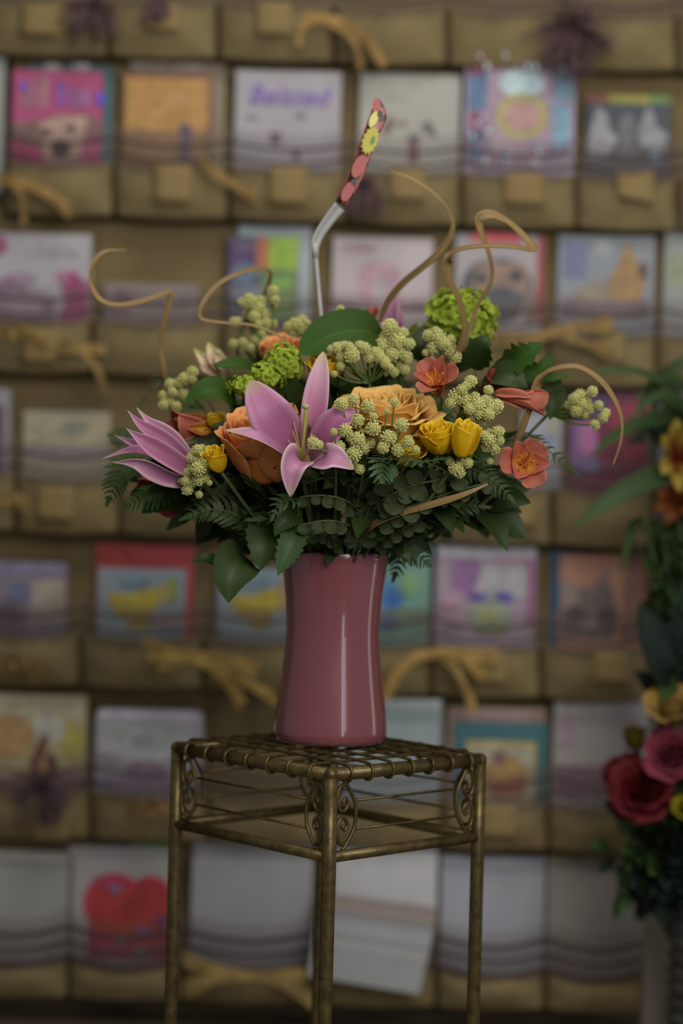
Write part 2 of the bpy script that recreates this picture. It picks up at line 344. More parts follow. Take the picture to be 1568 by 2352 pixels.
# ---------------------------------------------------------------- greeting cards
def card(row, rect, label, col, patches=(), Y=2.825, thick=.0025, tilt=0, name='greeting_card', cat='card', rnd=0, group=None, ext=None, text=None, lean=0, rough=.55):
    x0, y0, x1, y1 = rect
    falloff_gain = {0: .94, 1: .94, 2: .96, 5: 1.13, 6: 1.10}.get(row, 1.0); tn = lambda q: tuple(min(255, v*falloff_gain) for v in q)  # light falloff evened out in card colours: upper rows dimmed, lower lifted
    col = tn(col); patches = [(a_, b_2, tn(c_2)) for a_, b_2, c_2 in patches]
    c = P((x0+x1)/2, (y0+y1)/2, Y); k = Y/FPX
    w_, h_ = (x1-x0)*k, (y1-y0)*k
    zb = P(784, ROWS[row][2], YF).z-.045 if ext is None else c.z-h_/2-ext       # card foot, down inside the pocket
    zt = c.z+h_/2
    o = MB(); R = Matrix.Rotation(tilt, 3, 'Y')
    def pt(x, y, dy): return V((c.x, Y+dy, c.z))+R @ V((x, 0, y))
    zl = zb-c.z
    # outline with (optionally) rounded top corners
    ol = []
    if rnd:
        for a in range(0, 91, 15): ol.append((w_/2-rnd+rnd*math.cos(math.radians(a)), h_/2-rnd+rnd*math.sin(math.radians(a))))
        for a in range(90, 181, 15): ol.append((-w_/2+rnd+rnd*math.cos(math.radians(a)), h_/2-rnd+rnd*math.sin(math.radians(a))))
    else: ol = [(w_/2, h_/2), (-w_/2, h_/2)]
    ol += [(-w_/2, zl), (w_/2, zl)]
    n = len(ol)
    o.add([pt(x, y, 0) for x, y in ol]+[pt(x, y, thick) for x, y in ol],
          [tuple(range(n)), tuple(range(2*n-1, n-1, -1))]+[(i, n+i, n+(i+1) % n, (i+1) % n) for i in range(n)])
    t = thing(name, label, cat, (c.x, Y+thick/2, zb), group)
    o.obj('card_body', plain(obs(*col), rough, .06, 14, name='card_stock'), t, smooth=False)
    if patches:
        pm = MB(); mats = []
        cols = {}
        for q, pa in enumerate(patches):
            kind, d, pc = pa
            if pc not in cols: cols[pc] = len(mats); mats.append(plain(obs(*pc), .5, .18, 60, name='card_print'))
            off = -.0004*(q+1)-.0004
            def W(px, py): return pt((px-(x0+x1)/2)*k, -(py-(y0+y1)/2)*k, off)
            if kind == 'r': pts = [(d[0], d[1]), (d[0], d[3]), (d[2], d[3]), (d[2], d[1])]
            elif kind == 'e': pts = [(d[0]+d[2]*math.cos(a*PI/12), d[1]+d[3]*math.sin(a*PI/12)) for a in range(24)]
            else: pts = d
            pm.add([W(*p) for p in pts], [tuple(range(len(pts)))], None, cols[pc])
        pm.obj('printed_picture', mats, t, smooth=False)
    if text:
        for (s, tx, ty, size, tc, sh) in text:
            cu = bpy.data.curves.new('lettering', 'FONT'); cu.body = s; cu.size = size*k; cu.align_x = 'CENTER'; cu.align_y = 'CENTER'; cu.extrude = .0002; cu.shear = sh
            o1 = bpy.data.objects.new('lettering_curve', cu); cu.materials.append(plain(obs(*tc), .5, .1, name='ink'))
            me = bpy.data.meshes.new_from_object(o1); bpy.data.objects.remove(o1)
            o2 = bpy.data.objects.new('lettering', me); sc.collection.objects.link(o2)
            o2.parent = t; p = pt((tx-(x0+x1)/2)*k, -(ty-(y0+y1)/2)*k, -.0045); o2.location = p-V(t.location)
            o2.rotation_euler = (PI/2, 0, 0)
    return t
WH = (139, 136, 143)
# row 1
card(1, (-60, 130, 10, 352), 'pale white card cut off by the left edge, beside the pink dog card', (128, 132, 128))
card(1, (60, 150, 257, 345), 'teal card tucked behind the pink dog card', (50, 92, 98), [('e', (118, 155, 20, 8), (150, 150, 150)), ('e', (184, 153, 22, 8), (150, 150, 150))], Y=2.837)
card(1, (28, 162, 235, 375), 'pink card with a puppy face and rows of pastel marks', (146, 66, 102),
     [('r', (48, 185, 62, 250), (125, 92, 110)), ('r', (68, 190, 82, 248), (128, 95, 108)), ('r', (92, 176, 108, 250), (140, 110, 118)), ('r', (130, 186, 148, 245), (112, 70, 140)), ('r', (160, 200, 176, 245), (118, 84, 132)), ('r', (184, 205, 204, 245), (125, 90, 130)),
      ('e', (52, 200, 10, 10), (105, 72, 165)), ('e', (230, 225, 10, 16), (95, 68, 190)),
      ('p', [(30, 285), (100, 275), (170, 262), (215, 262), (235, 290), (235, 310), (30, 345)], (112, 84, 84)), ('p', [(95, 285), (140, 265), (200, 268), (196, 320), (180, 375), (110, 375), (98, 330)], (150, 126, 116)),
      ('e', (142, 342, 24, 22), (42, 26, 34)), ('e', (108, 305, 12, 9), (60, 38, 46)), ('e', (164, 296, 11, 9), (50, 34, 40)), ('p', [(30, 325), (95, 345), (95, 372), (30, 365)], (150, 52, 96))], Y=2.820)
card(1, (300, 142, 514, 345), 'white card showing as a pale strip behind the orange card', (118, 108, 94), [('e', (320, 150, 30, 8), (145, 135, 130)), ('e', (360, 147, 28, 9), (150, 140, 136)), ('e', (430, 152, 40, 7), (148, 138, 132))], Y=2.837)
card(1, (280, 168, 488, 372), 'plain orange card with a thin brown border', (105, 72, 56), [('r', (288, 180, 478, 300), (150, 114, 64)), ('r', (288, 300, 478, 372), (118, 92, 62)), ('e', (420, 222, 10, 9), (170, 130, 100)), ('r', (412, 285, 442, 370), (74, 60, 76))], Y=2.820)
card(1, (540, 163, 782, 372), 'white card reading BELATED in purple script', WH, [('r', (570, 268, 600, 275), (110, 108, 122)), ('e', (575, 272, 8, 8), (95, 92, 115)), ('e', (690, 265, 14, 7), (105, 100, 120)), ('r', (622, 305, 646, 330), (78, 48, 80)), ('r', (676, 340, 690, 368), (86, 62, 100))],
     text=[('Belated', 660, 222, 62, (100, 74, 150), .25)], Y=2.816)
card(1, (825, 170, 1055, 382), 'white card with two small dark animals, behind the card pick', (140, 140, 134), [('r', (870, 196, 960, 202), (122, 124, 118)), ('r', (880, 222, 935, 227), (122, 124, 118)), ('p', [(876, 305), (892, 270), (902, 268), (900, 300), (890, 310)], (88, 62, 62)), ('e', (920, 284, 16, 6), (112, 92, 92)),
      ('p', [(965, 290), (985, 275), (1000, 300), (1006, 312), (985, 308)], (76, 74, 78)), ('r', (940, 318, 962, 372), (90, 50, 66)), ('e', (952, 316, 15, 8), (72, 74, 80))])
rr = random.Random(4)
pt_ = [('r', (1072, 138, 1112, 178), (102, 46, 84)), ('r', (1074, 178, 1114, 256), (66, 96, 128)), ('r', (1078, 260, 1112, 305), (112, 46, 80)), ('r', (1076, 305, 1112, 330), (64, 80, 112)), ('r', (1076, 338, 1112, 372), (72, 84, 124)),
       ('r', (1272, 175, 1312, 230), (94, 128, 145)), ('r', (1270, 240, 1308, 335), (102, 138, 160)), ('r', (1118, 145, 1262, 385), (132, 112, 128)), ('e', (1196, 192, 52, 32), (150, 170, 176)), ('e', (1198, 268, 60, 54), (138, 132, 84)), ('e', (1198, 268, 40, 36), (146, 112, 112))]
for i in range(70):
    a, b_ = rr.uniform(1076, 1312), rr.choice([rr.uniform(135, 180), rr.uniform(325, 388), rr.uniform(130, 385)])
    if b_ > 200 and b_ < 320 and 1130 < a < 1262: continue
    pt_.append(('e', (a, b_, rr.uniform(3, 7), rr.uniform(3, 8)), rr.choice([(190, 190, 205), (140, 170, 185), (120, 84, 116), (100, 130, 160), (160, 130, 150)])))
card(1, (1066, 126, 1320, 394), 'shiny multicoloured patterned card with a yellow ring, tallest in its row', (118, 104, 130), pt_, rough=.3, ext=.01, Y=2.812)
card(1, (1345, 220, 1542, 240), 'card with a red, yellow and green striped edge behind the photo card', (120, 120, 50), [('r', (1345, 220, 1395, 238), (112, 62, 46)), ('r', (1396, 218, 1490, 238), (128, 124, 52)), ('r', (1491, 218, 1540, 238), (82, 108, 60))], Y=2.833)
card(1, (1343, 238, 1540, 380), 'dark blue black and white photo card of figures', (56, 60, 68), [('p', [(1350, 360), (1356, 300), (1370, 245), (1392, 262), (1400, 300), (1420, 320), (1400, 350)], (122, 124, 130)), ('p', [(1465, 300), (1478, 262), (1485, 242), (1500, 262), (1506, 290), (1534, 306), (1528, 345), (1470, 335)], (116, 118, 124)),
      ('e', (1440, 300, 20, 40), (84, 86, 92)), ('e', (1372, 355, 22, 10), (120, 126, 134)), ('e', (1505, 358, 14, 14), (96, 116, 134)), ('e', (1440, 350, 30, 14), (68, 66, 76))])
# row 2
card(2, (-40, 536, 208, 740), 'white card with magenta blots and grey script at the left edge', (143, 141, 146), [('r', (60, 586, 180, 590), (122, 124, 128)), ('e', (92, 574, 5, 16), (122, 124, 128)), ('e', (122, 578, 8, 9), (124, 126, 130)), ('e', (150, 572, 4, 15), (122, 124, 128)), ('e', (168, 580, 8, 7), (124, 126, 130)), ('p', [(-30, 540), (10, 545), (18, 575), (-5, 590), (-30, 580)], (128, 72, 104)), ('p', [(140, 640), (165, 618), (205, 650), (206, 740), (135, 742), (152, 690)], (128, 58, 98)), ('e', (144, 634, 14, 14), (134, 92, 120)),
      ('p', [(-40, 640), (20, 650), (130, 685), (130, 738), (-40, 730)], (112, 94, 112)), ('r', (-40, 690, 100, 718), (134, 122, 136)), ('e', (45, 640, 40, 12), (128, 104, 128))])
card(2, (240, 652, 455, 720), 'low greyish strip of a card in the otherwise empty pocket', (116, 106, 106), [('r', (262, 668, 310, 704), (92, 74, 84)), ('r', (320, 664, 440, 706), (104, 98, 100)), ('r', (250, 690, 300, 712), (108, 84, 96))])
card(2, (545, 520, 713, 730), 'pale blue-white card standing behind the purple, orange and green card', (136, 144, 152), [], Y=2.833)
card(2, (525, 545, 685, 735), 'card in stripes of purple, orange and lime green', (66, 74, 88), [('r', (524, 555, 590, 640), (62, 46, 84)), ('e', (562, 568, 26, 10), (84, 70, 96)), ('r', (588, 545, 620, 625), (138, 84, 56)), ('r', (616, 542, 684, 620), (112, 142, 50)), ('p', [(600, 620), (684, 620), (684, 735), (590, 735)], (84, 106, 66)), ('e', (560, 630, 30, 26), (78, 92, 108)), ('r', (530, 660, 600, 700), (98, 102, 118)), ('e', (640, 650, 30, 14), (98, 132, 60)), ('e', (650, 700, 26, 16), (92, 120, 58))], Y=2.820)
card(2, (763, 545, 992, 745), 'pale pink card with a rosy square in the middle', (152, 144, 148), [('r', (785, 566, 860, 578), (134, 104, 112)), ('p', [(826, 618), (850, 606), (900, 606), (918, 618), (918, 700), (826, 700)], (148, 118, 130)), ('r', (858, 640, 888, 690), (142, 136, 140)), ('r', (765, 690, 990, 712), (118, 100, 110))])
card(2, (1045, 540, 1245, 735), 'dog card with a red strip and a dark muzzle', (132, 128, 132), [('p', [(1072, 556), (1090, 536), (1185, 536), (1200, 560)], (178, 66, 76)), ('r', (1232, 540, 1246, 735), (132, 46, 56)), ('e', (1142, 655, 82, 62), (60, 60, 68)), ('e', (1128, 650, 42, 52), (118, 96, 84)), ('e', (1180, 640, 34, 40), (112, 92, 82)),
      ('e', (1150, 700, 50, 42), (54, 58, 68)), ('e', (1105, 640, 16, 14), (52, 50, 58)), ('e', (1185, 632, 15, 13), (46, 44, 52)), ('r', (1205, 665, 1232, 735), (104, 90, 84))])
card(2, (1280, 542, 1502, 740), 'blue-grey card with an orange cat', (110, 116, 124), [('r', (1292, 555, 1345, 640), (84, 90, 118)), ('e', (1385, 570, 20, 20), (124, 132, 134)), ('p', [(1395, 720), (1400, 640), (1420, 600), (1440, 548), (1460, 600), (1485, 615), (1480, 660), (1460, 715)], (124, 98, 60)), ('e', (1475, 620, 12, 20), (70, 52, 54)),
      ('p', [(1310, 690), (1330, 660), (1400, 640), (1400, 700), (1350, 720)], (112, 104, 92)), ('r', (1290, 690, 1490, 728), (92, 76, 84))])
card(2, (1524, 518, 1640, 740), 'pale card with a green spot cut off by the right edge', (122, 126, 124), [('r', (1530, 585, 1600, 660), (112, 120, 98))])
# row 3
card(3, (-60, 892, 22, 1090), 'whitish card at the left edge beside the cream card', (120, 120, 124), [('r', (-60, 930, 10, 1090), (78, 66, 76))])
card(3, (52, 945, 252, 1100), 'cream card with faint blue-grey writing', (124, 120, 108), [('r', (56, 958, 248, 1022), (130, 124, 102)), ('e', (80, 985, 22, 6), (112, 110, 100)), ('e', (170, 982, 34, 7), (98, 106, 104)), ('e', (140, 1000, 50, 4), (114, 112, 98)), ('r', (60, 1028, 250, 1046), (108, 102, 110))])
card(3, (1196, 948, 1288, 1110), 'white card half hidden by the coral flower right of the bouquet', (122, 124, 132), [('r', (1200, 1000, 1280, 1020), (104, 110, 134)), ('r', (1260, 960, 1276, 1000), (122, 118, 96))])
card(3, (1308, 902, 1498, 1095), 'bright card in red, purple and pink behind the curled ribbon', (84, 30, 56), [('r', (1310, 910, 1395, 955), (44, 40, 84)), ('p', [(1330, 975), (1365, 965), (1375, 1040), (1340, 1060), (1325, 1020)], (132, 80, 120)), ('r', (1395, 925, 1495, 985), (108, 30, 50)), ('r', (1310, 960, 1330, 1060), (86, 62, 104)), ('e', (1345, 1070, 34, 22), (86, 78, 116)), ('e', (1450, 1030, 40, 30), (92, 36, 48))])
card(3, (1512, 900, 1640, 1090), 'grey-white card at the right edge above the second bouquet', (96, 96, 100))
# row 4
card(4, (-60, 1290, 153, 1465), 'lavender card with a cream square and a blue figure', (104, 98, 112), [('r', (-60, 1292, 150, 1318), (108, 102, 126)), ('r', (72, 1330, 150, 1400), (134, 126, 116)), ('r', (72, 1400, 150, 1432), (112, 104, 102)), ('e', (44, 1358, 22, 18), (86, 90, 118)), ('p', [(-20, 1450), (0, 1385), (30, 1370), (60, 1395), (68, 1450)], (84, 76, 90)), ('e', (20, 1415, 34, 20), (72, 58, 66))])
card(4, (220, 1252, 444, 1450), 'red card tucked behind the yellow picture card', (142, 56, 60), [('p', [(222, 1262), (290, 1258), (330, 1300), (224, 1302)], (128, 48, 46))], Y=2.836)
card(4, (224, 1306, 426, 1455), 'pale blue card with a yellow basket, in front of the red card', (108, 120, 128), [('p', [(245, 1362), (290, 1366), (335, 1352), (365, 1346), (360, 1390), (345, 1412), (262, 1412)], (142, 130, 52)), ('r', (262, 1400, 350, 1418), (112, 98, 46)), ('r', (294, 1420, 346, 1445), (116, 104, 48)), ('r', (388, 1326, 404, 1378), (108, 114, 38)), ('p', [(366, 1340), (386, 1334), (388, 1385), (362, 1390)], (128, 118, 78)), ('e', (310, 1335, 34, 12), (92, 112, 124)),
      ('r', (350, 1404, 424, 1440), (110, 102, 108))])
card(4, (500, 1304, 700, 1455), 'pale blue card with a yellow basket, half hidden by the vase', (108, 120, 128), [('p', [(524, 1366), (570, 1370), (615, 1352), (650, 1350), (640, 1395), (622, 1415), (540, 1412)], (142, 130, 52)), ('r', (542, 1400, 630, 1418), (112, 98, 46)), ('r', (575, 1420, 622, 1445), (116, 104, 48)), ('p', [(640, 1338), (658, 1332), (660, 1400), (640, 1400)], (134, 108, 70)), ('e', (585, 1335, 34, 12), (92, 112, 124))])
card(4, (790, 1244, 988, 1455), 'blue, teal and green card beside the vase rim', (88, 122, 112), [('r', (900, 1250, 986, 1290), (88, 132, 134)), ('p', [(850, 1320), (900, 1330), (925, 1370), (905, 1400), (850, 1405)], (64, 108, 142)), ('e', (905, 1375, 22, 20), (44, 84, 142)), ('r', (850, 1400, 986, 1416), (80, 100, 76)), ('r', (850, 1416, 986, 1440), (84, 110, 92)), ('e', (895, 1430, 24, 20), (62, 80, 110)), ('e', (940, 1340, 22, 26), (98, 134, 96))])
card(4, (1000, 1254, 1230, 1478), 'purple and white card with blue blossoms and green leaves', (126, 114, 128), [('r', (1004, 1256, 1226, 1282), (142, 142, 152)), ('r', (1036, 1286, 1104, 1372), (112, 82, 120)), ('p', [(1104, 1298), (1208, 1294), (1208, 1370), (1090, 1372)], (134, 134, 138)), ('r', (1212, 1284, 1226, 1440), (122, 66, 110)), ('r', (1140, 1280, 1226, 1290), (132, 94, 120)), ('r', (1080, 1362, 1116, 1380), (62, 56, 132)), ('r', (1138, 1360, 1176, 1380), (60, 54, 130)), ('e', (1126, 1415, 52, 38), (112, 118, 104)), ('e', (1120, 1410, 20, 12), (116, 122, 72)), ('e', (1130, 1440, 40, 16), (96, 112, 82)),
      ('p', [(1012, 1360), (1064, 1356), (1064, 1440), (1012, 1440)], (134, 112, 128)), ('r', (1010, 1390, 1050, 1402), (112, 74, 92))])
card(4, (1265, 1266, 1330, 1455), 'dark blue card edge behind the grey cat card', (40, 70, 98), [], Y=2.836)
card(4, (1284, 1276, 1480, 1478), 'peach card with a grey cat face', (136, 100, 84), [('p', [(1284, 1350), (1300, 1330), (1320, 1350), (1352, 1352), (1372, 1330), (1392, 1310), (1402, 1350), (1420, 1400), (1410, 1470), (1290, 1470)], (88, 78, 78)), ('e', (1306, 1370, 22, 34), (116, 102, 98)), ('e', (1320, 1414, 26, 20), (64, 50, 58)), ('e', (1395, 1418, 26, 22), (60, 46, 54)), ('e', (1356, 1438, 18, 14), (104, 92, 94)), ('p', [(1440, 1276), (1480, 1276), (1480, 1470), (1425, 1470)], (98, 68, 58))])
# row 5
card(5, (-60, 1594, 198, 1835), 'yellow card with dark kneeling figures at the left edge', (132, 124, 92), [('r', (-60, 1596, 196, 1650), (136, 132, 112)), ('e', (108, 1675, 42, 30), (136, 134, 128)), ('e', (20, 1690, 60, 50), (128, 104, 72)), ('e', (168, 1700, 26, 40), (130, 124, 68)), ('p', [(68, 1790), (72, 1740), (88, 1705), (100, 1684), (112, 1690), (104, 1730), (112, 1790)], (84, 48, 44)), ('p', [(100, 1790), (104, 1740), (120, 1722), (132, 1748), (138, 1790)], (60, 38, 40)), ('e', (102, 1760, 12, 20), (132, 98, 66)), ('p', [(-60, 1790), (200, 1765), (200, 1835), (-60, 1835)], (92, 74, 74))])
card(5, (218, 1630, 464, 1845), 'white card with rounded corners and a faint lilac crest', (118, 116, 124), [('r', (224, 1634, 458, 1652), (146, 142, 156)), ('r', (226, 1660, 440, 1770), (122, 124, 126)), ('e', (328, 1705, 26, 14), (108, 104, 114)), ('e', (335, 1770, 46, 22), (104, 88, 108)), ('r', (224, 1790, 460, 1806), (100, 90, 108))], rnd=.014, thick=.02, Y=2.81)
card(5, (770, 1606, 1012, 1830), 'pale blue card with a scalloped white top, right of the vase foot', (108, 118, 122), [('r', (772, 1640, 1006, 1654), (94, 108, 110))]+[('e', (x, 1612, 14, 9), (142, 148, 150)) for x in range(790, 1010, 26)])
card(5, (1030, 1626, 1250, 1660), 'cream and rose card edge behind the teal framed card', (128, 112, 102), [('r', (1034, 1634, 1246, 1652), (120, 98, 98))], Y=2.836)
card(5, (1042, 1658, 1256, 1850), 'teal framed card with a gold-edged yellow and red picture', (40, 74, 80), [('r', (1070, 1702, 1230, 1850), (124, 112, 70)), ('r', (1078, 1712, 1222, 1850), (112, 110, 96)), ('e', (1160, 1790, 52, 56), (104, 80, 52)), ('e', (1162, 1770, 40, 24), (116, 94, 50)), ('e', (1150, 1810, 20, 16), (96, 52, 48)), ('e', (1185, 1800, 18, 20), (108, 60, 48)), ('e', (1145, 1740, 14, 18), (88, 62, 66))], Y=2.816)
card(5, (1270, 1590, 1500, 1835), 'plain whitish card above the beige envelopes', (112, 108, 108), [('r', (1274, 1592, 1496, 1640), (122, 122, 124)), ('r', (1280, 1652, 1320, 1720), (112, 98, 106)), ('r', (1274, 1760, 1490, 1830), (84, 66, 76))])
# row 6: stacks of envelopes and more cards
def envelopes(rect, n, label, col, top=None, Y=2.838, tilt=0, row=6, jit=.5, patches=(), group=None, seed=1, ext=None):
    x0, y0, x1, y1 = rect; rn = random.Random(seed)
    for i in range(n):
        dy = (n-1-i)*10; d = Y-.0052*(i)
        front = i == n-1
        cc = col if i % 2 == 0 or front else tuple(int(v*.93) for v in col)
        if top and i < n//2: cc = top
        lab = label
        if not front: lab = ('rearmost', 'second from the back', 'third from the back', 'fourth from the back', 'fifth from the back')[i]+' '+label.replace('white envelope', 'envelope').replace('beige envelope', 'envelope')
        else: lab = 'front '+label
        jx = rn.uniform(-3, 3)*jit
        card(row, (x0+jx, y0+(i)*(y_step), x1+jx, y1), lab, cc, patches if front else (), Y=d, thick=.0042, tilt=tilt,
             name='envelope', cat='envelope', group=group, rough=.7, ext=ext)
y_step = 8
envelopes((-90, 1955, 154, 2200), 6, 'white envelope in the stack at the bottom left corner', (114, 114, 112), top=(132, 130, 128), group='white envelopes at the bottom left corner')
card(6, (160, 1946, 396, 1990), 'white envelope top behind the red heart card', (132, 130, 130), [], Y=2.835)
card(6, (300, 1928, 396, 1990), 'green-edged card rising behind the red heart card', (74, 98, 48), [], Y=2.837)
card(6, (166, 1966, 402, 2220), 'white card with a large red heart wreath of flowers', (118, 116, 116),
     [('e', (262, 2075, 72, 70), (132, 44, 58)), ('e', (345, 2075, 58, 66), (132, 44, 58)), ('e', (265, 2080, 56, 56), (122, 42, 40)), ('e', (342, 2075, 44, 50), (118, 42, 40)), ('r', (205, 2100, 392, 2200), (126, 46, 58)), ('r', (215, 2092, 385, 2150), (120, 42, 38)), ('e', (235, 2025, 24, 14), (122, 48, 66)), ('e', (265, 2040, 14, 12), (104, 76, 104)), ('e', (280, 2160, 14, 12), (88, 84, 92)), ('e', (330, 2135, 14, 10), (84, 66, 108)), ('e', (328, 2185, 18, 14), (98, 98, 106)), ('e', (245, 2182, 22, 12), (112, 62, 84)), ('e', (372, 2110, 14, 16), (84, 44, 82)), ('e', (380, 2170, 12, 18), (124, 42, 66))], Y=2.816)
envelopes((440, 1932, 716, 2195), 6, 'white envelope in the stack between left and front stand legs', (112, 113, 116), top=(128, 128, 130), seed=3, group='white envelopes between the stand legs')
envelopes((1010, 1968, 1248, 2215), 5, 'white envelope in the stack behind the right leg of the stand', (114, 117, 124), top=(124, 126, 134), seed=5, group='white envelopes behind the right stand leg')
envelopes((1256, 1966, 1486, 2215), 5, 'beige envelope in the stack left of the pale post', (104, 100, 96), top=(114, 104, 80), seed=7, group='beige envelopes beside the pale post')
# the slumped stack in front of its pocket
envelopes((765, 1938, 1002, 2080), 4, 'upright white envelope above the slumped stack', (140, 141, 144), seed=9, Y=2.83, ext=.01, group='upright envelopes above the slumped stack')
for i in range(9):
    cols = [(106, 96, 94), (112, 104, 98), (100, 98, 98), (112, 114, 120), (118, 120, 124), (106, 108, 112), (120, 120, 120), (108, 110, 112), (114, 117, 118)]
    card(6, (726-2*i, 2068+17*i, 1002-4*i, 2118+17*i), ('topmost', 'second from the top', 'third from the top', 'fourth from the top', 'middle', 'fourth from the bottom', 'third from the bottom', 'second from the bottom', 'lowest')[i]+' envelope of the slumped stack behind the stand', cols[i], (), Y=2.772-.0045*i, thick=.004, tilt=math.radians(7.5-1.5+i*.25), name='envelope', cat='envelope', group='slumped envelopes behind the stand', ext=.012 if i < 8 else .006)
# ---------------------------------------------------------------- raffia bows on the rack
def bow(cx, cy, w_, h_, label, col, seed, Y=2.765, drop=.5, n=34, kind='raffia_bow'):
    rn = random.Random(seed); c = P(cx, cy, Y); k = Y/FPX; W, Hh = w_*k/2, h_*k/2
    t = thing(kind, label, 'bow', c)
    m1 = plain(obs(*col), .75, .25, 30, .2, name='raffia'); mb = MB()
    for i in range(n):
        s = 1 if i % 2 else -1; L = W*rn.uniform(.7, 1.05)
        dz = -Hh*rn.uniform(-.4, 1.4)*drop*1.3
        p = [c+V((-s*.004, 0, 0)), c+V((s*L*.35, -.012*rn.random(), Hh*rn.uniform(.2, .7))), c+V((s*L*.7, -.01+rn.uniform(-.008, .008), Hh*rn.uniform(-.1, .4)+dz*.4)), c+V((s*L, rn.uniform(-.005, .01), dz+rn.uniform(-.01, .005)))]
        blade(mb, p, rn.uniform(.0008, .0018), V((rn.uniform(-.5, .5), -1, rn.uniform(-.4, .4))), 2, 10, .3, 'flat')
    mb.obj('strands', m1, t)
    lp = MB()
    for s in (-1, 1):
        for q in range(3):
            L = W*rn.uniform(.3, .5)
            p = [c, c+V((s*L*.5, -.012, Hh*(.5+.1*q))), c+V((s*L, -.012, Hh*.1*q)), c+V((s*L*.55, -.008, -Hh*.35)), c]
            blade(lp, p, .0014, V((0, -.5, 1)), 2, 14, .2, 'flat')
    lp.obj('loop', m1, t)
    MB().sphere(c+V((0, -.006, 0)), .006, sc_=(1, .8, 1.1)).obj('knot', m1, t)
    return t
RF = (112, 92, 54)
bow(30, 770, 170, 60, 'flat tan raffia bow below the magenta blotted card', (116, 94, 50), 14, n=20)
bow(15, 1155, 120, 80, 'tan raffia bow at the left edge by the cream card', RF, 6)
bow(30, 1530, 130, 90, 'tan raffia bow at the left edge below the lavender card', (104, 84, 46), 17, n=20)
bow(350, 1865, 130, 90, 'small tan raffia bow below the white rounded card', (110, 84, 50), 9, n=18)
bow(1085, 1160, 110, 60, 'small raffia bow under the right half of the bouquet', (112, 92, 54), 18, n=16)
def bundle(label, paths, col, seed, spread=14, n=16, Y=2.765):
    rn = random.Random(seed); c = P(*paths[0][1], Y); t = thing('raffia_bow', label, 'bow', c); m1 = plain(obs(*col), .75, .28, 30, .2, name='raffia')
    for pa in paths:
        mb = MB()
        for i in range(n):
            a, b_ = rn.uniform(-1, 1), rn.uniform(-1, 1); m = len(pa)
            pts = []
            for q, (x, y) in enumerate(pa):
                k = .35+1.3*abs(q-(m-1)/2)/m*1.3
                pts.append(P(x+a*spread*k*.5+rn.uniform(-3, 3), y+b_*spread*k+rn.uniform(-3, 3), Y-.012*math.sin(PI*q/(m-1))+a*.004))
            blade(mb, pts, rn.uniform(.0008, .0019), V((rn.uniform(-.5, .5), -1, rn.uniform(-.4, .4))), 2, 14, .3, 'flat')
        mb.obj('strands', m1, t)
    MB().sphere(P(*paths[0][len(paths[0])//2], Y-.008), .006, sc_=(1, .8, 1.1)).obj('knot', m1, t)
bundle('tan raffia bow in the cut-off top row', [[(685, 95), (700, 55), (760, 42), (820, 68), (860, 110), (878, 140)], [(700, 40), (760, 50), (815, 95), (830, 150)]], (122, 98, 56), 1)
bundle('tan raffia bow at the left edge under the pink dog card', [[(-10, 405), (50, 420), (110, 445), (160, 485)], [(20, 410), (50, 450), (55, 505)]], (122, 98, 56), 2)
bundle('slanted tan raffia bow left below the BELATED card', [[(465, 372), (500, 400), (540, 425), (585, 450)]], (112, 90, 50), 3)
bundle('drooping tan raffia bow under the empty pocket', [[(150, 785), (190, 810), (225, 850), (240, 890)], [(130, 800), (180, 800), (240, 800)]], (116, 96, 56), 4)
bundle('tan raffia bow under the dog face card', [[(1130, 782), (1230, 776), (1310, 752), (1400, 745)], [(1270, 760), (1340, 785), (1405, 812)]], (112, 92, 54), 5, 18, 20)
bundle('broad tan raffia bow left of the vase', [[(335, 1480), (400, 1498), (480, 1528), (550, 1560), (632, 1608)], [(370, 1520), (440, 1510), (510, 1545), (556, 1612)], [(345, 1500), (420, 1505), (520, 1520), (590, 1540)]], (140, 116, 62), 7, 17, 20)
bundle('tan raffia bow with long tails right of the vase', [[(885, 1598), (920, 1535), (990, 1500), (1060, 1502), (1138, 1508)], [(1020, 1500), (1058, 1550), (1088, 1625)], [(950, 1510), (1040, 1500), (1110, 1550)]], (134, 110, 62), 8, 16, 18)
bundle('wide tan raffia bow between the stand legs at the bottom', [[(425, 2205), (500, 2228), (580, 2243), (650, 2255), (735, 2312)], [(430, 2272), (500, 2248), (600, 2240), (732, 2235)]], (124, 104, 62), 10, 18, 24)
PU = (62, 46, 50)
def pompom(cx, cy, w_, label, seed, n=80):
    rn = random.Random(seed); Y = 2.765; c = P(cx, cy, Y); R = w_/FPX*Y/2
    t = thing('ribbon_pompom', label, 'bow', c); mb = MB()
    for i in range(n):
        a = rn.uniform(0, 2*PI); e = rn.uniform(.3, 1.0)
        d = V((math.cos(a)*e, -rn.uniform(.05, .6), math.sin(a)*e)); d.normalize(); L = R*rn.uniform(.6, 1.1)
        blade(mb, [c, c+d*L*.5+V((0, -.004, .004)), c+d*L+V((rn.uniform(-.01, .01), 0, -.012))], rn.uniform(.0012, .0024), V((rn.random(), -1, rn.random())), 2, 6, .2, 'flat')
    mb.obj('strands', plain(obs(*PU), .8, .25, 30, name='purple_raffia'), t)
    MB().sphere(c, .007).obj('knot', plain(obs(*PU), .8, .25, 30), t)
pompom(1310, 78, 210, 'big dark purple ribbon burst over the top of the shiny patterned card', 1, 110)
pompom(215, 28, 130, 'dark purple ribbon burst at the top left of the rack', 2)
pompom(838, 438, 130, 'dark purple ribbon burst behind the card pick', 3, 50)
pompom(98, 1818, 150, 'dark purple ribbon burst below the nativity card', 4)
pompom(360, 15, 60, 'small dark purple ribbon tuft at the very top edge', 5, 30)

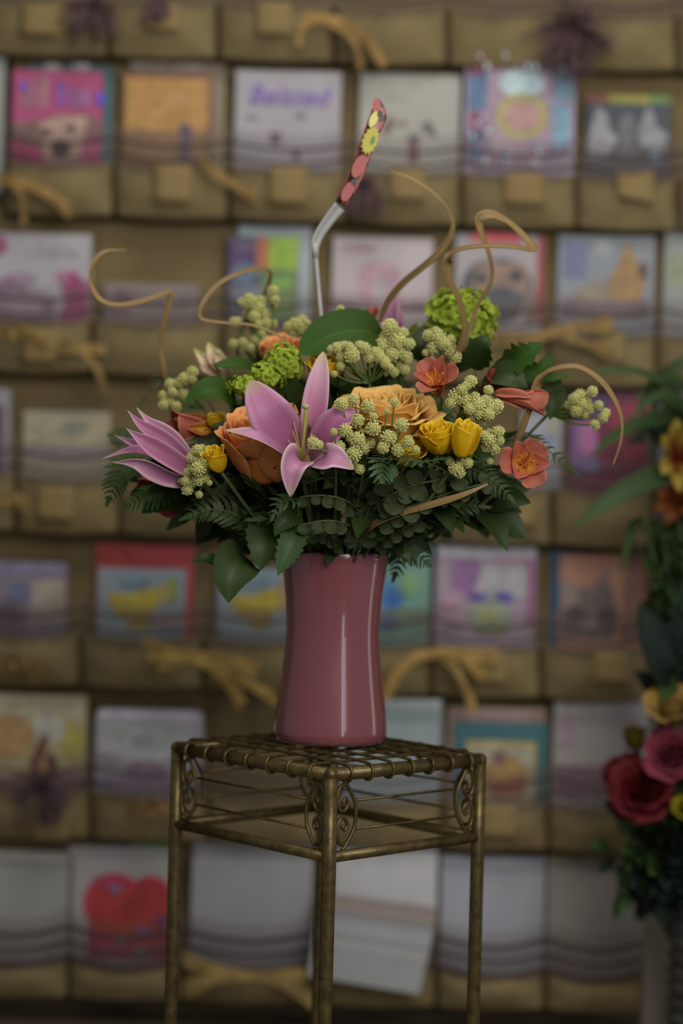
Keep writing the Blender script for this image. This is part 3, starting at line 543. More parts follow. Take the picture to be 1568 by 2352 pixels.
# ---------------------------------------------------------------- plant stand
bronze = plain((.105, .072, .022), .42, .45, 55, .35, metal=.75, name='aged_bronze')
bz = [bronze]
def iron():
    m, nt, b = nodes_of('aged_bronze_iron')
    o, f = noise_col(nt, (.075, .052, .018), (.150, .112, .038), 90, 6, .34, .66)
    nt.links.new(o, b.inputs['Base Color']); b.inputs['Metallic'].default_value = .55; b.inputs['Roughness'].default_value = .40
    bp = nt.nodes.new('ShaderNodeBump'); bp.inputs['Strength'].default_value = .3; bp.inputs['Distance'].default_value = .001
    n2 = nt.nodes.new('ShaderNodeTexNoise'); n2.inputs['Scale'].default_value = 180; tc = nt.nodes.new('ShaderNodeTexCoord')
    nt.links.new(tc.outputs['Object'], n2.inputs['Vector']); nt.links.new(n2.outputs['Fac'], bp.inputs['Height']); nt.links.new(bp.outputs[0], b.inputs['Normal'])
    return m
bronze = iron()
ZC = H-.2625; RT = .0068; WR = .00165
CL, CF, CR_, CB = V((-.1720, 2.045, 0)), V((-.0035, 1.868, 0)), V((.1555, 2.012, 0)), V((-.013, 2.189, 0))
st = thing('plant_stand', 'tall square bronze wire plant stand with scrolled corners carrying the pink vase', 'plant stand', ((CL+CF+CR_+CB)/4)*1)
ZL = ZC-.0825
for cn in (CL, CF, CR_, CB):
    z = V((0, 0, 1))
    MB().tube([cn+z*(ZC-.003), cn+z*(ZC-.1), cn+z*.4, cn+z*.02], [.0070, .0073, .0070, .0070], 16).obj('leg', bronze, st)
    MB().sphere(cn+z*.012, .012, sc_=(1, 1, .95)).obj('foot', bronze, st)
sides = [(CL, CF), (CF, CR_), (CR_, CB), (CB, CL)]
for a, b_ in sides:
    up = V((0, 0, ZC)); e = (b_-a).normalized()
    mb = MB(); mb.tube([a+up-e*.001, b_+up+e*.001], RT, 16); mb.sphere(a+up, RT*1.12, 14, 10); mb.obj('top_rail', bronze, st)
    MB().tube([a+V((0, 0, ZL)), b_+V((0, 0, ZL))], .0058, 14).obj('lower_rail', bronze, st)
    MB().tube([a+V((0, 0, .25)), b_+V((0, 0, .25))], .0058, 12).obj('stretcher', bronze, st)
# woven top wires, each wrapped round the rails
def wire(a0, a1, lift):
    d = (a1-a0).normalized(); R = RT+WR; pts = []
    for th in range(320, 89, -18):
        pts.append(a0+V((0, 0, ZC))+d*math.cos(math.radians(th))*R+V((0, 0, 1))*math.sin(math.radians(th))*R)
    L = (a1-a0).length
    for i in range(1, 12):
        s = i/12; pts.append(a0+d*L*s+V((0, 0, ZC+R+lift*math.sin(PI*s)**.5)))
    for th in range(90, 321, 18):
        pts.append(a1+V((0, 0, ZC))-d*math.cos(math.radians(th))*R+V((0, 0, 1))*math.sin(math.radians(th))*R)
    return MB().tube(pts, WR, 8)
NWR = 7
for i in range(NWR):
    s = (i+.72)/(NWR+.44)
    wire(CL.lerp(CF, s), CB.lerp(CR_, s), 0).obj('top_wire', bronze, st)
    wire(CL.lerp(CB, s), CF.lerp(CR_, s), .0030).obj('top_wire', bronze, st)
ZTOP = ZC+RT+2*WR+.0030+WR*.2
# scroll brackets: outer bow plus two C scrolls, in the plane of each side
def bracket(cn, e):
    """cn corner, e unit vector along the side away from the leg"""
    h = (ZC-ZL); zc = (ZC+ZL)/2; mb = MB()
    def q(s, z): return cn+e*s+V((0, 0, zc+z))
    hh = h/2-.006
    mb.tube(cr([q(.017, hh+.002), q(.023, hh*.80), q(.033, hh*.35), q(.035, 0), q(.033, -hh*.42), q(.024, -hh*.82), q(.017, -hh-.001)], 20), .0019, 8)
    for s in (1, -1):
        pts = [q(.020, s*hh*.86), q(.013, s*hh*.80), q(.0095, s*hh*.55), q(.0105, s*hh*.26), q(.0155, s*hh*.10), q(.0215, s*hh*.16), q(.0235, s*hh*.34), q(.0200, s*hh*.45), q(.0165, s*hh*.36)]
        mb.tube(cr(pts, 34), [.0019]*26+[.0019-.00004*i for i in range(9)], 8); mb.sphere(q(.0178, s*hh*.36), .0026, 8, 6)
    return mb
for a, b_ in sides:
    e = (b_-a).normalized(); L = (b_-a).length
    bracket(a, e).obj('scroll_bracket', bronze, st); bracket(b_, -e).obj('scroll_bracket', bronze, st)
    zc = (ZC+ZL)/2
    for z in (.013, -.016):
        MB().tube([a+e*.034+V((0, 0, zc+z)), b_-e*.034+V((0, 0, zc+z))], .0014, 8).obj('brace_wire', bronze, st)

# ---------------------------------------------------------------- vase
VC = V((-.0060, 2.030, ZTOP)); VH = .2060
pm, nt, b = nodes_of('pink_glazed_glass')
o_, f_ = noise_col(nt, (.215, .063, .076), (.235, .070, .084), 5)
nt.links.new(o_, b.inputs['Base Color']); b.inputs['Roughness'].default_value = .22; b.inputs['Coat Weight'].default_value = 1.0; b.inputs['Coat Roughness'].default_value = .045; b.inputs['Coat IOR'].default_value = 1.5
prf = [(0, .0015), (.046, .0015), (.054, 0), (.0595, .003), (.0617, .009), (.0613, .018), (.0593, .036), (.0560, .062), (.0528, .088), (.0508, .108), (.0506, .125), (.0515, .145), (.0540, .168), (.0566, .186), (.0578, .196), (.0584, .1985), (.0588, .2015), (.0586, .2045), (.0576, VH), (.0562, .2045), (.0555, .198), (.052, .17), (.0480, .125), (.053, .06), (.056, .015), (0, .012)]
MB2 = MB().lathe(prf, VC, 72)
vase = tag(MB2.obj('flower_vase', pm, loc=VC), 'glossy dusty pink waisted vase holding the mixed bouquet on the bronze stand', 'vase')
vase.modifiers.new('s', 'SUBSURF').render_levels = 1; vase.modifiers['s'].levels = 1
MOUTH = VC+V((0, 0, VH))
VI = MOUTH+V((0, 0, -.12))       # where stems meet inside the vase
# ---------------------------------------------------------------- bouquet: skins
KB = .56
def ob(r, g, b): return obs(r, g, b, KB)
lily_m = uv_grad('lily_petal', [(0, ob(110, 100, 70)), (.16, ob(130, 84, 106)), (.5, ob(144, 86, 120)), (.85, ob(152, 102, 132)), (1, ob(142, 136, 100))], edge=ob(172, 140, 158), edge_amt=.6, rough=.45, trans=.25, vein=0)
lily_b = uv_grad('pale_lily_petal', [(0, ob(120, 110, 80)), (.3, ob(142, 92, 122)), (.8, ob(158, 116, 142)), (1, ob(152, 146, 106))], edge=ob(188, 168, 170), edge_amt=.8, rough=.45, trans=.25)
lily_u = uv_grad('fading_lily_petal', [(0, ob(110, 96, 70)), (.2, ob(142, 84, 108)), (.55, ob(150, 92, 122)), (.85, ob(164, 132, 148)), (1, ob(156, 150, 116))], edge=ob(180, 150, 164), edge_amt=.5, rough=.45, trans=.25)
rose_y = uv_grad('peach_yellow_rose_petal', [(0, ob(232, 184, 78)), (.5, ob(236, 192, 92)), (1, ob(226, 188, 112))], edge=ob(230, 196, 124), edge_amt=.4, rough=.5, trans=.3)
rose_o = uv_grad('orange_rose_petal', [(0, ob(224, 140, 74)), (.6, ob(232, 150, 84)), (1, ob(232, 164, 102))], edge=ob(236, 172, 112), edge_amt=.5, rough=.5, trans=.12)
rose_s = uv_grad('golden_spray_rose_petal', [(0, ob(196, 156, 12)), (.6, ob(214, 178, 20)), (1, ob(226, 194, 36))], edge=ob(230, 198, 44), edge_amt=.4, rough=.38, trans=.3, spec=.5)
alst_o = uv_grad('coral_petal', [(0, ob(132, 84, 58)), (.3, ob(142, 80, 62)), (.8, ob(146, 82, 68)), (1, ob(134, 82, 60))], edge=ob(168, 100, 86), edge_amt=.5, rough=.5, trans=.3)
alst_i = uv_grad('coral_streaked_petal', [(0, ob(176, 90, 60)), (.3, ob(190, 146, 40)), (.44, ob(188, 140, 44)), (.68, ob(152, 80, 64)), (1, ob(146, 76, 62))], edge=ob(160, 86, 70), edge_amt=.6, rough=.5, trans=.3, streak=ob(86, 26, 30))
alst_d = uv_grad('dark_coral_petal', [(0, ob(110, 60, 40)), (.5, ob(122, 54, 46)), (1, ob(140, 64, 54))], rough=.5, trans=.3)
leaf_m = uv_grad('glossy_leaf', [(0, ob(38, 54, 16)), (1, ob(38, 66, 18))], rough=.6, trans=.15, vein=.4, spec=.2)
leaf_d = uv_grad('dark_leaf', [(0, ob(36, 48, 18)), (1, ob(36, 52, 20))], rough=.5, trans=.12, vein=.35, spec=.3)
leaf_b = uv_grad('blue_green_fern', [(0, ob(42, 58, 30)), (1, ob(54, 78, 48))], rough=.5, trans=.2, vein=.3)
under_m = uv_grad('dull_leaf_underside', [(0, ob(42, 50, 28)), (1, ob(50, 62, 36))], rough=.7, trans=.2)
lime_m = uv_grad('lime_floret', [(0, ob(112, 126, 34)), (1, ob(146, 162, 58))], rough=.6, trans=.35)
stem_m = plain(ob(74, 92, 44), .5, .15, 50, name='green_stem')
stem_d = plain(ob(50, 62, 30), .6, .2, 50, name='dark_green_stem')
cream_m = plain(ob(180, 178, 122), .7, .12, 300, name='cream_floret'); olive_m = plain(ob(124, 126, 72), .7, .2, 300, name='olive_floret_core')
straw_m = uv_grad('dried_palm_ribbon', [(0, ob(98, 80, 48)), (.5, ob(108, 88, 54)), (1, ob(120, 99, 64))], rough=.5, trans=.12, spec=.35)
def stem_path(base, come=None):
    d = V((base.x-MOUTH.x, base.y-MOUTH.y, 0)); L = d.length; d = d/L if L > 1e-6 else V((0, -1, 0))
    m = MOUTH+d*min(.038, .4*L+.005); low = MOUTH-d*.018+V((0, 0, -.12)); low2 = MOUTH+d*.012+V((0, 0, -.06))
    mid = m.lerp(base, .5)+V((0, 0, -.008-.06*L)); pts = [low, low2, m, mid, base]
    if come is not None: pts = [low, low2, m, mid, come, base]
    return cr(pts, 22)
def add_stem(t, base, r=.0018, mat=None, come=None):
    return MB().tube(stem_path(base, come), r, 8).obj('stem', mat or stem_d, t)
def fthing(name, label, cat, base, group=None): return thing(name, label, cat, base, group)
def PP(l): return [P(*q) for q in l]
def px(n, d): return n/FPX*d
CAM = V((0, 0, H))

# ---- lilies
def lily_petal(t, pts, wpx, nrm, mat=lily_m, cup=.35, wave=.06, seed=0, kind='lily'):
    d = pts[0][2]
    blade(o := MB(), PP(pts), px(wpx, d) if not isinstance(wpx, (list, tuple)) else [px(q, d) for q in wpx], nrm, 10, 26, cup, kind, wave, seed=seed)
    return o.obj('petal', mat, t, solid=.0006)
c = P(692, 1066, 1.905)
t = fthing('lily_flower', 'open mauve pink lily facing forward in the middle of the bouquet', 'flower', c)
n0 = V((.05, -1, .35))
lily_petal(t, [(696, 1068, 1.908), (668, 1012, 1.875), (618, 950, 1.852), (574, 874, 1.862)], [34, 46, 48, 46], [V((.5, -1, .2)), V((.25, -1, .0)), V((.2, -1, -.1))], cup=.10, seed=1, kind='lilyb')
lily_petal(t, [(702, 1062, 1.912), (716, 985, 1.90), (728, 900, 1.905), (742, 808, 1.925)], [26, 29, 28], [V((-.1, -1, .1)), V((-.25, -1, .0))], cup=.22, seed=2, wave=.03, kind='lilyb', mat=lily_u)
lily_petal(t, [(690, 1072, 1.900), (648, 1042, 1.868), (590, 1002, 1.845), (516, 988, 1.850)], [26, 30, 26], [V((.3, -.7, .8)), V((-.1, -.6, .9))], mat=lily_b, cup=.3, seed=3, wave=.03)
lily_petal(t, [(704, 1062, 1.905), (742, 1008, 1.880), (782, 962, 1.872), (826, 942, 1.885)], [30, 38, 32], [V((-.5, -1, .3)), V((-.1, -1, .5))], cup=.25, seed=4)
lily_petal(t, [(702, 1076, 1.895), (738, 1058, 1.862), (770, 1052, 1.852), (814, 1078, 1.858)], [24, 32, 28], [V((0, -.8, .7)), V((.2, -1, .25))], mat=lily_b, cup=.3, seed=5)
lily_petal(t, [(700, 1078, 1.892), (684, 1056, 1.856), (668, 1078, 1.838), (667, 1142, 1.846)], [22, 32, 28], [V((.1, -.5, .8)), V((.3, -1, .3)), V((.1, -1, 0))], mat=lily_b, cup=.75, seed=6)
MB().tube(cr(PP([(692, 1070, 1.90), (695, 1020, 1.878), (700, 975, 1.866), (702, 942, 1.862)]), 12), .0020, 8).obj('pistil', plain(ob(126, 128, 58), .5, .1, name='pistil_green'), t)
MB().sphere(P(702, 934, 1.861), .0036, sc_=(1.1, 1, .8)).obj('stigma', plain(ob(130, 132, 96), .5, .1, name='stigma_pale'), t)
for k, (tx, ty) in enumerate([(674, 968), (672, 990), (662, 1010), (690, 1030), (718, 1000), (716, 995)]):
    MB().tube(cr(PP([(692, 1068, 1.90), ((692+tx)/2+2, (1068+ty)/2, 1.876), (tx, ty, 1.864)]), 8), [.0010, .0010, .0009, .0009, .0008, .0008, .0007, .0006, .0004], 6).obj('stamen', plain(ob(150, 130, 76), .5, .1, name='stamen_filament'), t)
blade(o := MB(), PP([(694, 1100, 1.915), (692, 1070, 1.893), (696, 1040, 1.900)]), px(22, 1.9), V((0, -1, .3)), 6, 8, .5, 'round'); o.obj('throat', uv_grad('lily_throat', [(0, ob(112, 110, 54)), (1, ob(140, 120, 92))], rough=.5), t)
add_stem(t, P(694, 1090, 1.92), .003)
c = P(448, 1090, 1.94)
t = fthing('lily_flower', 'half-open pink lily seen from the side at the left edge of the bouquet', 'flower', c)
for k, (pt, wp, nr, mt) in enumerate([([(452, 1088, 1.945), (395, 1062, 1.925), (310, 1036, 1.915), (232, 1054, 1.915)], [20, 18, 11], V((.1, -.8, .7)), lily_m),
        ([(450, 1108, 1.935), (385, 1094, 1.91), (318, 1064, 1.895), (258, 1062, 1.90)], [20, 22, 13], V((0, -1, -.5)), lily_b),
        ([(452, 1080, 1.955), (398, 1010, 1.945), (345, 972, 1.94), (313, 936, 1.945)], [18, 16, 9], V((.4, -1, .3)), lily_b),
        ([(450, 1084, 1.94), (392, 1022, 1.92), (325, 978, 1.91), (292, 942, 1.915)], [20, 17, 10], V((.3, -1, .2)), lily_m),
        ([(452, 1092, 1.93), (398, 1058, 1.90), (330, 1014, 1.888), (290, 984, 1.89)], [22, 23, 15], V((.2, -1, .1)), lily_m),
        ([(450, 1096, 1.96), (380, 1050, 1.955), (310, 1022, 1.95), (264, 1000, 1.955)], [18, 16, 10], V((0, -1, .4)), lily_m)]):
    lily_petal(t, pt, wp, nr, mt, cup=.6, seed=10+k, wave=.02, kind='trumpet')
add_stem(t, P(452, 1096, 1.95), .003)
bud_m = uv_grad('cream_bud_petal', [(0, ob(120, 120, 66)), (.4, ob(176, 140, 140)), (.8, ob(184, 170, 140)), (1, ob(160, 164, 90))], edge=ob(176, 176, 110), edge_amt=.7, rough=.5)
c = P(500, 850, 2.13)
t = fthing('lily_bud', 'small opening pink and cream lily bud at the upper left back of the bouquet', 'flower bud', c)
for k, (a, b_, wd) in enumerate([((445, 800), (470, 830), 14), ((478, 786), (488, 815), 16), ((500, 800), (505, 825), 14)]):
    lily_petal(t, [(522, 872, 2.14), (b_[0]+10, b_[1]+16, 2.12), (b_[0], b_[1], 2.115), (a[0], a[1], 2.12)], wd, V((0, -1, .2)), bud_m, cup=.6, seed=k)
add_stem(t, P(522, 872, 2.14), .0025)
t = fthing('lily_bud', 'tall pink lily petals poking above the back of the bouquet', 'flower bud', P(900, 790, 2.15))
lily_petal(t, [(905, 800, 2.15), (895, 745, 2.14), (900, 700, 2.14), (914, 664, 2.145)], 22, V((-.4, -1, 0)), lily_b, cup=.5, seed=1)
lily_petal(t, [(912, 800, 2.16), (912, 745, 2.15), (908, 705, 2.15), (916, 664, 2.15)], 14, V((.9, -1, 0)), lily_m, cup=.5, seed=2)
lily_petal(t, [(930, 830, 2.14), (940, 790, 2.12), (950, 760, 2.12), (955, 742, 2.12)], 16, V((.3, -1, 0)), uv_grad('green_bud', [(0, ob(96, 110, 50)), (1, ob(122, 118, 60))]), cup=.5, seed=3)
add_stem(t, P(908, 800, 2.155), .0025)

# ---- roses
def rose(t, base, axis, R, Hh, n, mat, seed, open_=1.0, ang_out=.75):
    ax = V(axis).normalized(); e1 = ax.orthogonal().normalized(); e2 = ax.cross(e1); rn = random.Random(seed)
    ph = rn.uniform(0, 6)
    for i in range(n):
        q = i/(n-1); r = R*(.10+.90*q**.85); phi = ph+i*2.39996+rn.uniform(-.15, .15)
        a = 1.5*(1-q)+ang_out*q; h = Hh*(.90+.10*math.sin(q*PI)-.12*q*open_)*rn.uniform(.96, 1.04)
        p1, p2 = rn.uniform(0, 6), rn.uniform(0, 6); rows = []
        for j in range(13):
            v = j/12; row = []
            for k in range(13):
                u = 2*k/12-1
                rho = r*((.30 if open_ > .5 else .52)+(.70 if open_ > .5 else .48)*math.sin(min(1, v*1.1)*PI/2)**.8)*(1-.10*(1-open_)*v)
                cu = max(0, (v-.72)/.28)
                rho += R*(.16+.18*q)*q*open_*cu**2*(1-.3*u*u)
                rho += R*.04*math.sin(u*3+p1)*v+R*.032*math.sin(u*7+p2)*v*v
                z = h*(v*(1-.22*abs(u)**2.6)) - Hh*.10*q*open_*cu**2.5
                z += Hh*.035*math.sin(u*4+p2)*v+Hh*.015*math.sin(u*11+p1)*v*v
                an = phi+u*a*(.6+.4*math.sin(PI*min(1, v*.75)))
                row.append(base+ax*z+(e1*math.cos(an)+e2*math.sin(an))*rho)
            rows.append(row)
        MB().grid(rows).obj('petal', mat, t, solid=.0005)
t = fthing('rose', 'large peach yellow rose right of the centre of the bouquet', 'flower', P(905, 1015, 1.93))
rose(t, P(886, 1036, 1.935), (-.04, -.42, 1), px(104, 1.9), px(150, 1.9), 34, rose_y, 3, 1.0)
add_stem(t, P(908, 1014, 1.938), .003)
t = fthing('rose', 'orange rose bloom behind the left petals of the open lily', 'flower', P(622, 1078, 1.93))
rose(t, P(624, 1092, 1.95), (-.24, -.52, 1), px(102, 1.9), px(168, 1.9), 26, rose_o, 8, .34, .95)
add_stem(t, P(622, 1074, 1.935), .003)
for lab, b_, ax, R, Hh, n, sd in [('round golden yellow spray rose right of the peach rose', (1010, 1040, 1.885), (-.15, -.55, 1), 46, 76, 16, 1), ('closed golden bud rose nearest the small white buds on the right', (1060, 1046, 1.868), (.12, -.35, 1), 38, 84, 9, 2),
        ('golden spray rose mostly hidden behind the white button heads', (930, 1066, 1.90), (.1, -.6, .8), 46, 66, 14, 3), ('small yellow rose squeezed between the side lily and the orange rose', (506, 1082, 1.905), (-.35, -.5, .9), 30, 66, 10, 4),
        ('dim golden rose behind the upright petal of the open lily', (745, 880, 2.0), (0, -.4, 1), 46, 66, 12, 5), ('yellow orange rose at the upper left back of the bouquet', (650, 850, 2.08), (-.2, -.4, 1), 52, 80, 12, 6),
        ('thin yellow rose between the dark leaf and the orange rose', (500, 985, 1.99), (-.3, -.3, 1), 22, 40, 8, 7)]:
    t = fthing('spray_rose', lab, 'flower', P(*b_)); d = b_[2]
    rose(t, P(*b_), ax, px(R, d), px(Hh, d), n, rose_s if sd != 6 else rose_o, sd, .3 if sd in (2,) else .6, .9)
    add_stem(t, P(*b_), .002)

# ---- alstroemeria
def spine(base, ax, side, L, a0, a1, n=8):
    pts = [V(base)]; p = V(base)
    for i in range(n):
        a = a0+(a1-a0)*(i+.5)/n; p = p+(ax*math.cos(a)+side*math.sin(a))*(L/n); pts.append(V(p))
    return pts
def alstro(label, base, axis, L, seed, a0=.15, a1=1.25, mo=None, mi_=None, wd=.30, stam=True, name='peruvian_lily'):
    rn = random.Random(seed); ax = V(axis).normalized(); e1 = ax.orthogonal().normalized(); e2 = ax.cross(e1); B = P(*base); L = px(L, base[2])
    t = fthing(name, label, 'flower', B); ph = rn.uniform(0, 2)
    for i in range(6):
        ph_i = ph+i*PI/3; sd = e1*math.cos(ph_i)+e2*math.sin(ph_i); inner = i % 2
        pts = spine(B, ax, sd, L*rn.uniform(.92, 1.05), a0*(1 if not inner else .8), (a1 if not inner else a1*.8)*rn.uniform(.85, 1.1))
        nn = [(ax*.6-sd), (ax*1.0-sd*.3)]
        blade(o := MB(), pts, L*(wd if not inner else wd*.72), nn, 8, 14, .35, 'spoon' if not inner else 'petal', .08, seed=seed+i)
        o.obj('petal', (mi_ or alst_i) if inner else (mo or alst_o), t, solid=.0004)
    if stam:
        for i in range(5):
            pts = spine(B, ax, (e1*math.cos(i*1.3)+e2*math.sin(i*1.3)), L*.75, .05, .5)
            MB().tube(pts, .0006, 5).obj('stamen', plain(ob(186, 110, 80), .5, .1, name='coral_stamen'), t)
    add_stem(t, B, .0016, come=B-ax*.012+V((0, 0, -.01)))
    return t
alstro('open coral peruvian lily with a yellow throat at the right shoulder of the peach rose', (1006, 905, 1.925), (-.16, -.8, .50), 104, 1, .1, 1.10, wd=.29)
alstro('coral peruvian lily trumpet pointing right below the jagged leaf', (1136, 904, 1.96), (1, -.25, -.20), 124, 2, .16, .28, mi_=alst_o, wd=.26)
alstro('wide open coral peruvian lily at the lower right of the bouquet', (1195, 1070, 1.94), (.12, -1, .12), 88, 5, .25, 1.35, wd=.42)
alstro('coral peruvian lily trumpet pointing left behind the side lily', (500, 975, 2.0), (-1, -.35, -.1), 116, 4, .15, .55, mo=alst_o, wd=.34)
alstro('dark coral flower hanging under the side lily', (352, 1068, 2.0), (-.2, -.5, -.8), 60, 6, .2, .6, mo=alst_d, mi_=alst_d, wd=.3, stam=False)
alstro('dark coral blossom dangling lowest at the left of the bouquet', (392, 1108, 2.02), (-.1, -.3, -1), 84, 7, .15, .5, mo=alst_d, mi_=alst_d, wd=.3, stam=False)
alstro('small coral bud standing behind the big green leaf at the top', (850, 770, 2.12), (.05, -.1, 1), 66, 8, .12, .3, wd=.26, stam=False)
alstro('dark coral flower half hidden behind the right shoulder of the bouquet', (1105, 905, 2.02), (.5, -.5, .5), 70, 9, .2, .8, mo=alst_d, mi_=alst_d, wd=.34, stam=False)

# ---- lime viburnum clusters
def viburnum(label, base, c, r, n, seed, sc_=(1, 1, 1), d=2.0):
    rn = random.Random(seed); C = P(*c); R = px(r, c[2]); B = P(*base); t = fthing('green_viburnum', label, 'flower', B); mb = MB()
    for i in range(n):
        z = 1-1.5*(i+.5)/n; a = i*2.39996; s = math.sqrt(max(0, 1-z*z))
        q = V((s*math.cos(a)*sc_[0], s*math.sin(a)*sc_[1], z*sc_[2])); nd = q.normalized()
        nd = (nd+V((rn.uniform(-.35, .35), rn.uniform(-.35, .35), rn.uniform(-.35, .35)))).normalized()
        p = C+q*R*rn.uniform(.82, 1.08); e1 = nd.orthogonal().normalized(); e2 = nd.cross(e1); fr = R*rn.uniform(.20, .34)
        for k in range(5):
            an = k*2*PI/5+a; sd = e1*math.cos(an)+e2*math.sin(an)
            blade(mb, spine(p, nd, sd, fr*rn.uniform(.7, 1.2), rn.uniform(.4, 1.0), rn.uniform(1.2, 1.9), 3), fr*.44, nd, 2, 4, .4, 'round', .3, seed=i*5+k)
    mb.obj('floret_cluster', lime_m, t)
    MB().sphere(C, R*.80, 14, 10, sc_=sc_).obj('cluster_core', plain(ob(120, 138, 34), .8, .3, 60, name='lime_core'), t)
    add_stem(t, C-V((0, 0, R*.5)), .002)
viburnum('round lime green viburnum cluster at the upper right back', (1060, 800, 2.08), (1058, 738, 2.08), 72, 90, 1)
viburnum('long lime green viburnum cluster slanting above the orange rose', (640, 900, 2.0), (652, 842, 1.985), 46, 70, 2, (.85, 1, 1.0))
viburnum('middle lobe of the lime green viburnum above the orange rose', (620, 900, 2.0), (612, 868, 1.975), 40, 50, 4, (1.0, 1, .8))
viburnum('low lime green viburnum lobe left above the orange rose', (570, 905, 1.98), (564, 890, 1.97), 36, 40, 3, (1.1, 1, .7))

# ---- button-headed white filler sprigs
def head_mesh():
    mb = MB(); rn = random.Random(2); R = 1.0; mb.sphere((0, 0, 0), .78, 14, 10, mi=1)
    n = 64
    for i in range(n):
        z = 1-2*(i+.5)/n; a = i*2.39996; s = math.sqrt(1-z*z); nd = V((s*math.cos(a), s*math.sin(a), z))
        nd = (nd+V((rn.uniform(-.12, .12), rn.uniform(-.12, .12), rn.uniform(-.12, .12)))).normalized()
        e1 = nd.orthogonal().normalized(); e2 = nd.cross(e1); b0 = rn.uniform(.90, 1.04)
        rows = []
        for (rr_, hh) in ((.045, -.25), (.075, -.02), (.125, .06), (.105, .02), (.05, -.04)):
            rows.append([nd*(b0+hh)+(e1*math.cos(k*PI/3)+e2*math.sin(k*PI/3))*rr_*(1.25 if k % 2 else .9) for k in range(6)])
        mb.grid(rows, [(0, 0)]*30, 0, closed=True)
    return mb
_hm = head_mesh().obj('flower_head', [cream_m, olive_m]).data
bpy.data.objects.remove([o for o in bpy.data.objects if o.data == _hm][0])
def sprig(label, base, heads, mat=stem_m):
    B = P(*base); t = fthing('filler_sprig', label, 'filler flower', B, None); rn = random.Random(int(base[0])); mb = MB()
    extra = [(h[0]+h[2]*rn.uniform(-1.3, 1.3), h[1]+h[2]*rn.uniform(-.9, 1.3), h[2]*rn.uniform(.6, .85), (h[3] if len(h) > 3 else base[2]-.02)+.008) for h in heads if h[2] > 11 and rn.random() < (.65 if base[2] > 1.905 else .2)]
    for h in list(heads)+extra:
        x, y, r = h[:3]; d = h[3] if len(h) > 3 else base[2]-.02
        c = P(x, y, d+rn.uniform(-.006, .006))
        r *= .97; o = bpy.data.objects.new('flower_head', _hm); sc.collection.objects.link(o); o.parent = t; o.location = c-B
        o.scale = (px(r, d),)*3; o.rotation_euler = (rn.uniform(0, 3), rn.uniform(0, 3), rn.uniform(0, 3))
        mb.tube(cr([B, B.lerp(c, .55)+V((rn.uniform(-.004, .004), 0, -.004)), c], 8), [.0011-.00005*i for i in range(9)], 6)
    mb.obj('twig', mat, t); add_stem(t, B, .0016)
    return t
sprig('white button-headed filler sprig in front of the peach rose, sharpest in the picture', (838, 1062, 1.90), [(783, 928, 16, 1.865), (812, 919, 15, 1.87), (845, 933, 17, 1.87), (821, 966, 17, 1.865), (857, 984, 18, 1.862), (793, 989, 17, 1.865), (821, 1010, 19, 1.86), (813, 1043, 19, 1.86), (778, 1027, 16, 1.87), (800, 1060, 14, 1.87), (826, 1078, 12, 1.87), (850, 1018, 13, 1.87), (768, 1010, 12, 1.88), (836, 1030, 14, 1.87), (805, 1005, 13, 1.87), (757, 1040, 12, 1.885)])
sprig('white filler sprig with grey button heads right in front of the yellow bloom', (880, 1056, 1.885), [(922, 976, 17, 1.85), (892, 1006, 19, 1.846), (936, 1015, 15, 1.85), (914, 1033, 16, 1.846), (905, 924, 11, 1.85), (888, 945, 8, 1.852), (858, 957, 10, 1.86)])
sprig('single white filler head crossing the throat of the open lily', (772, 1040, 1.87), [(719, 1017, 15, 1.845), (766, 992, 9, 1.85)])
sprig('white filler sprig below the upright leaf above the peach rose', (850, 880, 1.99), [(775, 800, 15), (808, 816, 19, 1.96), (783, 821, 13), (781, 841, 11), (767, 859, 8), (825, 795, 13), (838, 800, 14), (860, 810, 14), (872, 822, 14), (885, 836, 12), (800, 797, 13), (848, 822, 12), (895, 845, 11), (760, 802, 10)])
sprig('cream filler sprig left of the open coral flower', (915, 880, 2.02), [(878, 795, 21), (913, 785, 22), (895, 752, 20), (920, 808, 18), (929, 849, 13), (868, 812, 17), (900, 815, 17), (885, 775, 16), (925, 765, 14), (905, 855, 12), (940, 790, 14), (932, 820, 16)])
sprig('cream filler sprig directly behind the open coral flower', (1015, 860, 2.03), [(1005, 776, 21), (1030, 804, 20), (985, 770, 15), (1018, 790, 16), (1045, 820, 16), (995, 795, 14), (1000, 760, 11), (1035, 780, 12)])
sprig('tiny white filler heads above the big green leaf', (790, 800, 2.06), [(781, 710, 10), (788, 727, 7), (783, 742, 14), (738, 748, 9), (705, 742, 9), (770, 745, 9), (755, 746, 6)])
sprig('cream filler sprig spreading below the open coral flower', (1050, 960, 1.92), [(1081, 876, 15, 1.895), (1121, 896, 12, 1.90), (1047, 910, 19, 1.895), (1068, 920, 17, 1.895), (1096, 931, 19, 1.895), (1139, 934, 18, 1.90), (1114, 920, 14, 1.90), (1121, 952, 15, 1.90), (1078, 940, 14, 1.895), (1060, 895, 14), (1035, 925, 13), (1090, 912, 13), (1125, 935, 13), (1100, 950, 14), (1072, 885, 11), (1084, 958, 11)])
sprig('cream filler sprig right of the golden spray roses', (1090, 1020, 1.91), [(1144, 992, 15), (1123, 1011, 16), (1135, 1029, 15), (1112, 1000, 12), (1148, 1012, 11), (1115, 1026, 11)])
sprig('small filler heads hanging under the golden bud rose', (1085, 1045, 1.92), [(1047, 1076, 18, 1.87), (1075, 1064, 12, 1.88), (1032, 1060, 11, 1.88), (1125, 1059, 8), (1060, 1060, 8)])
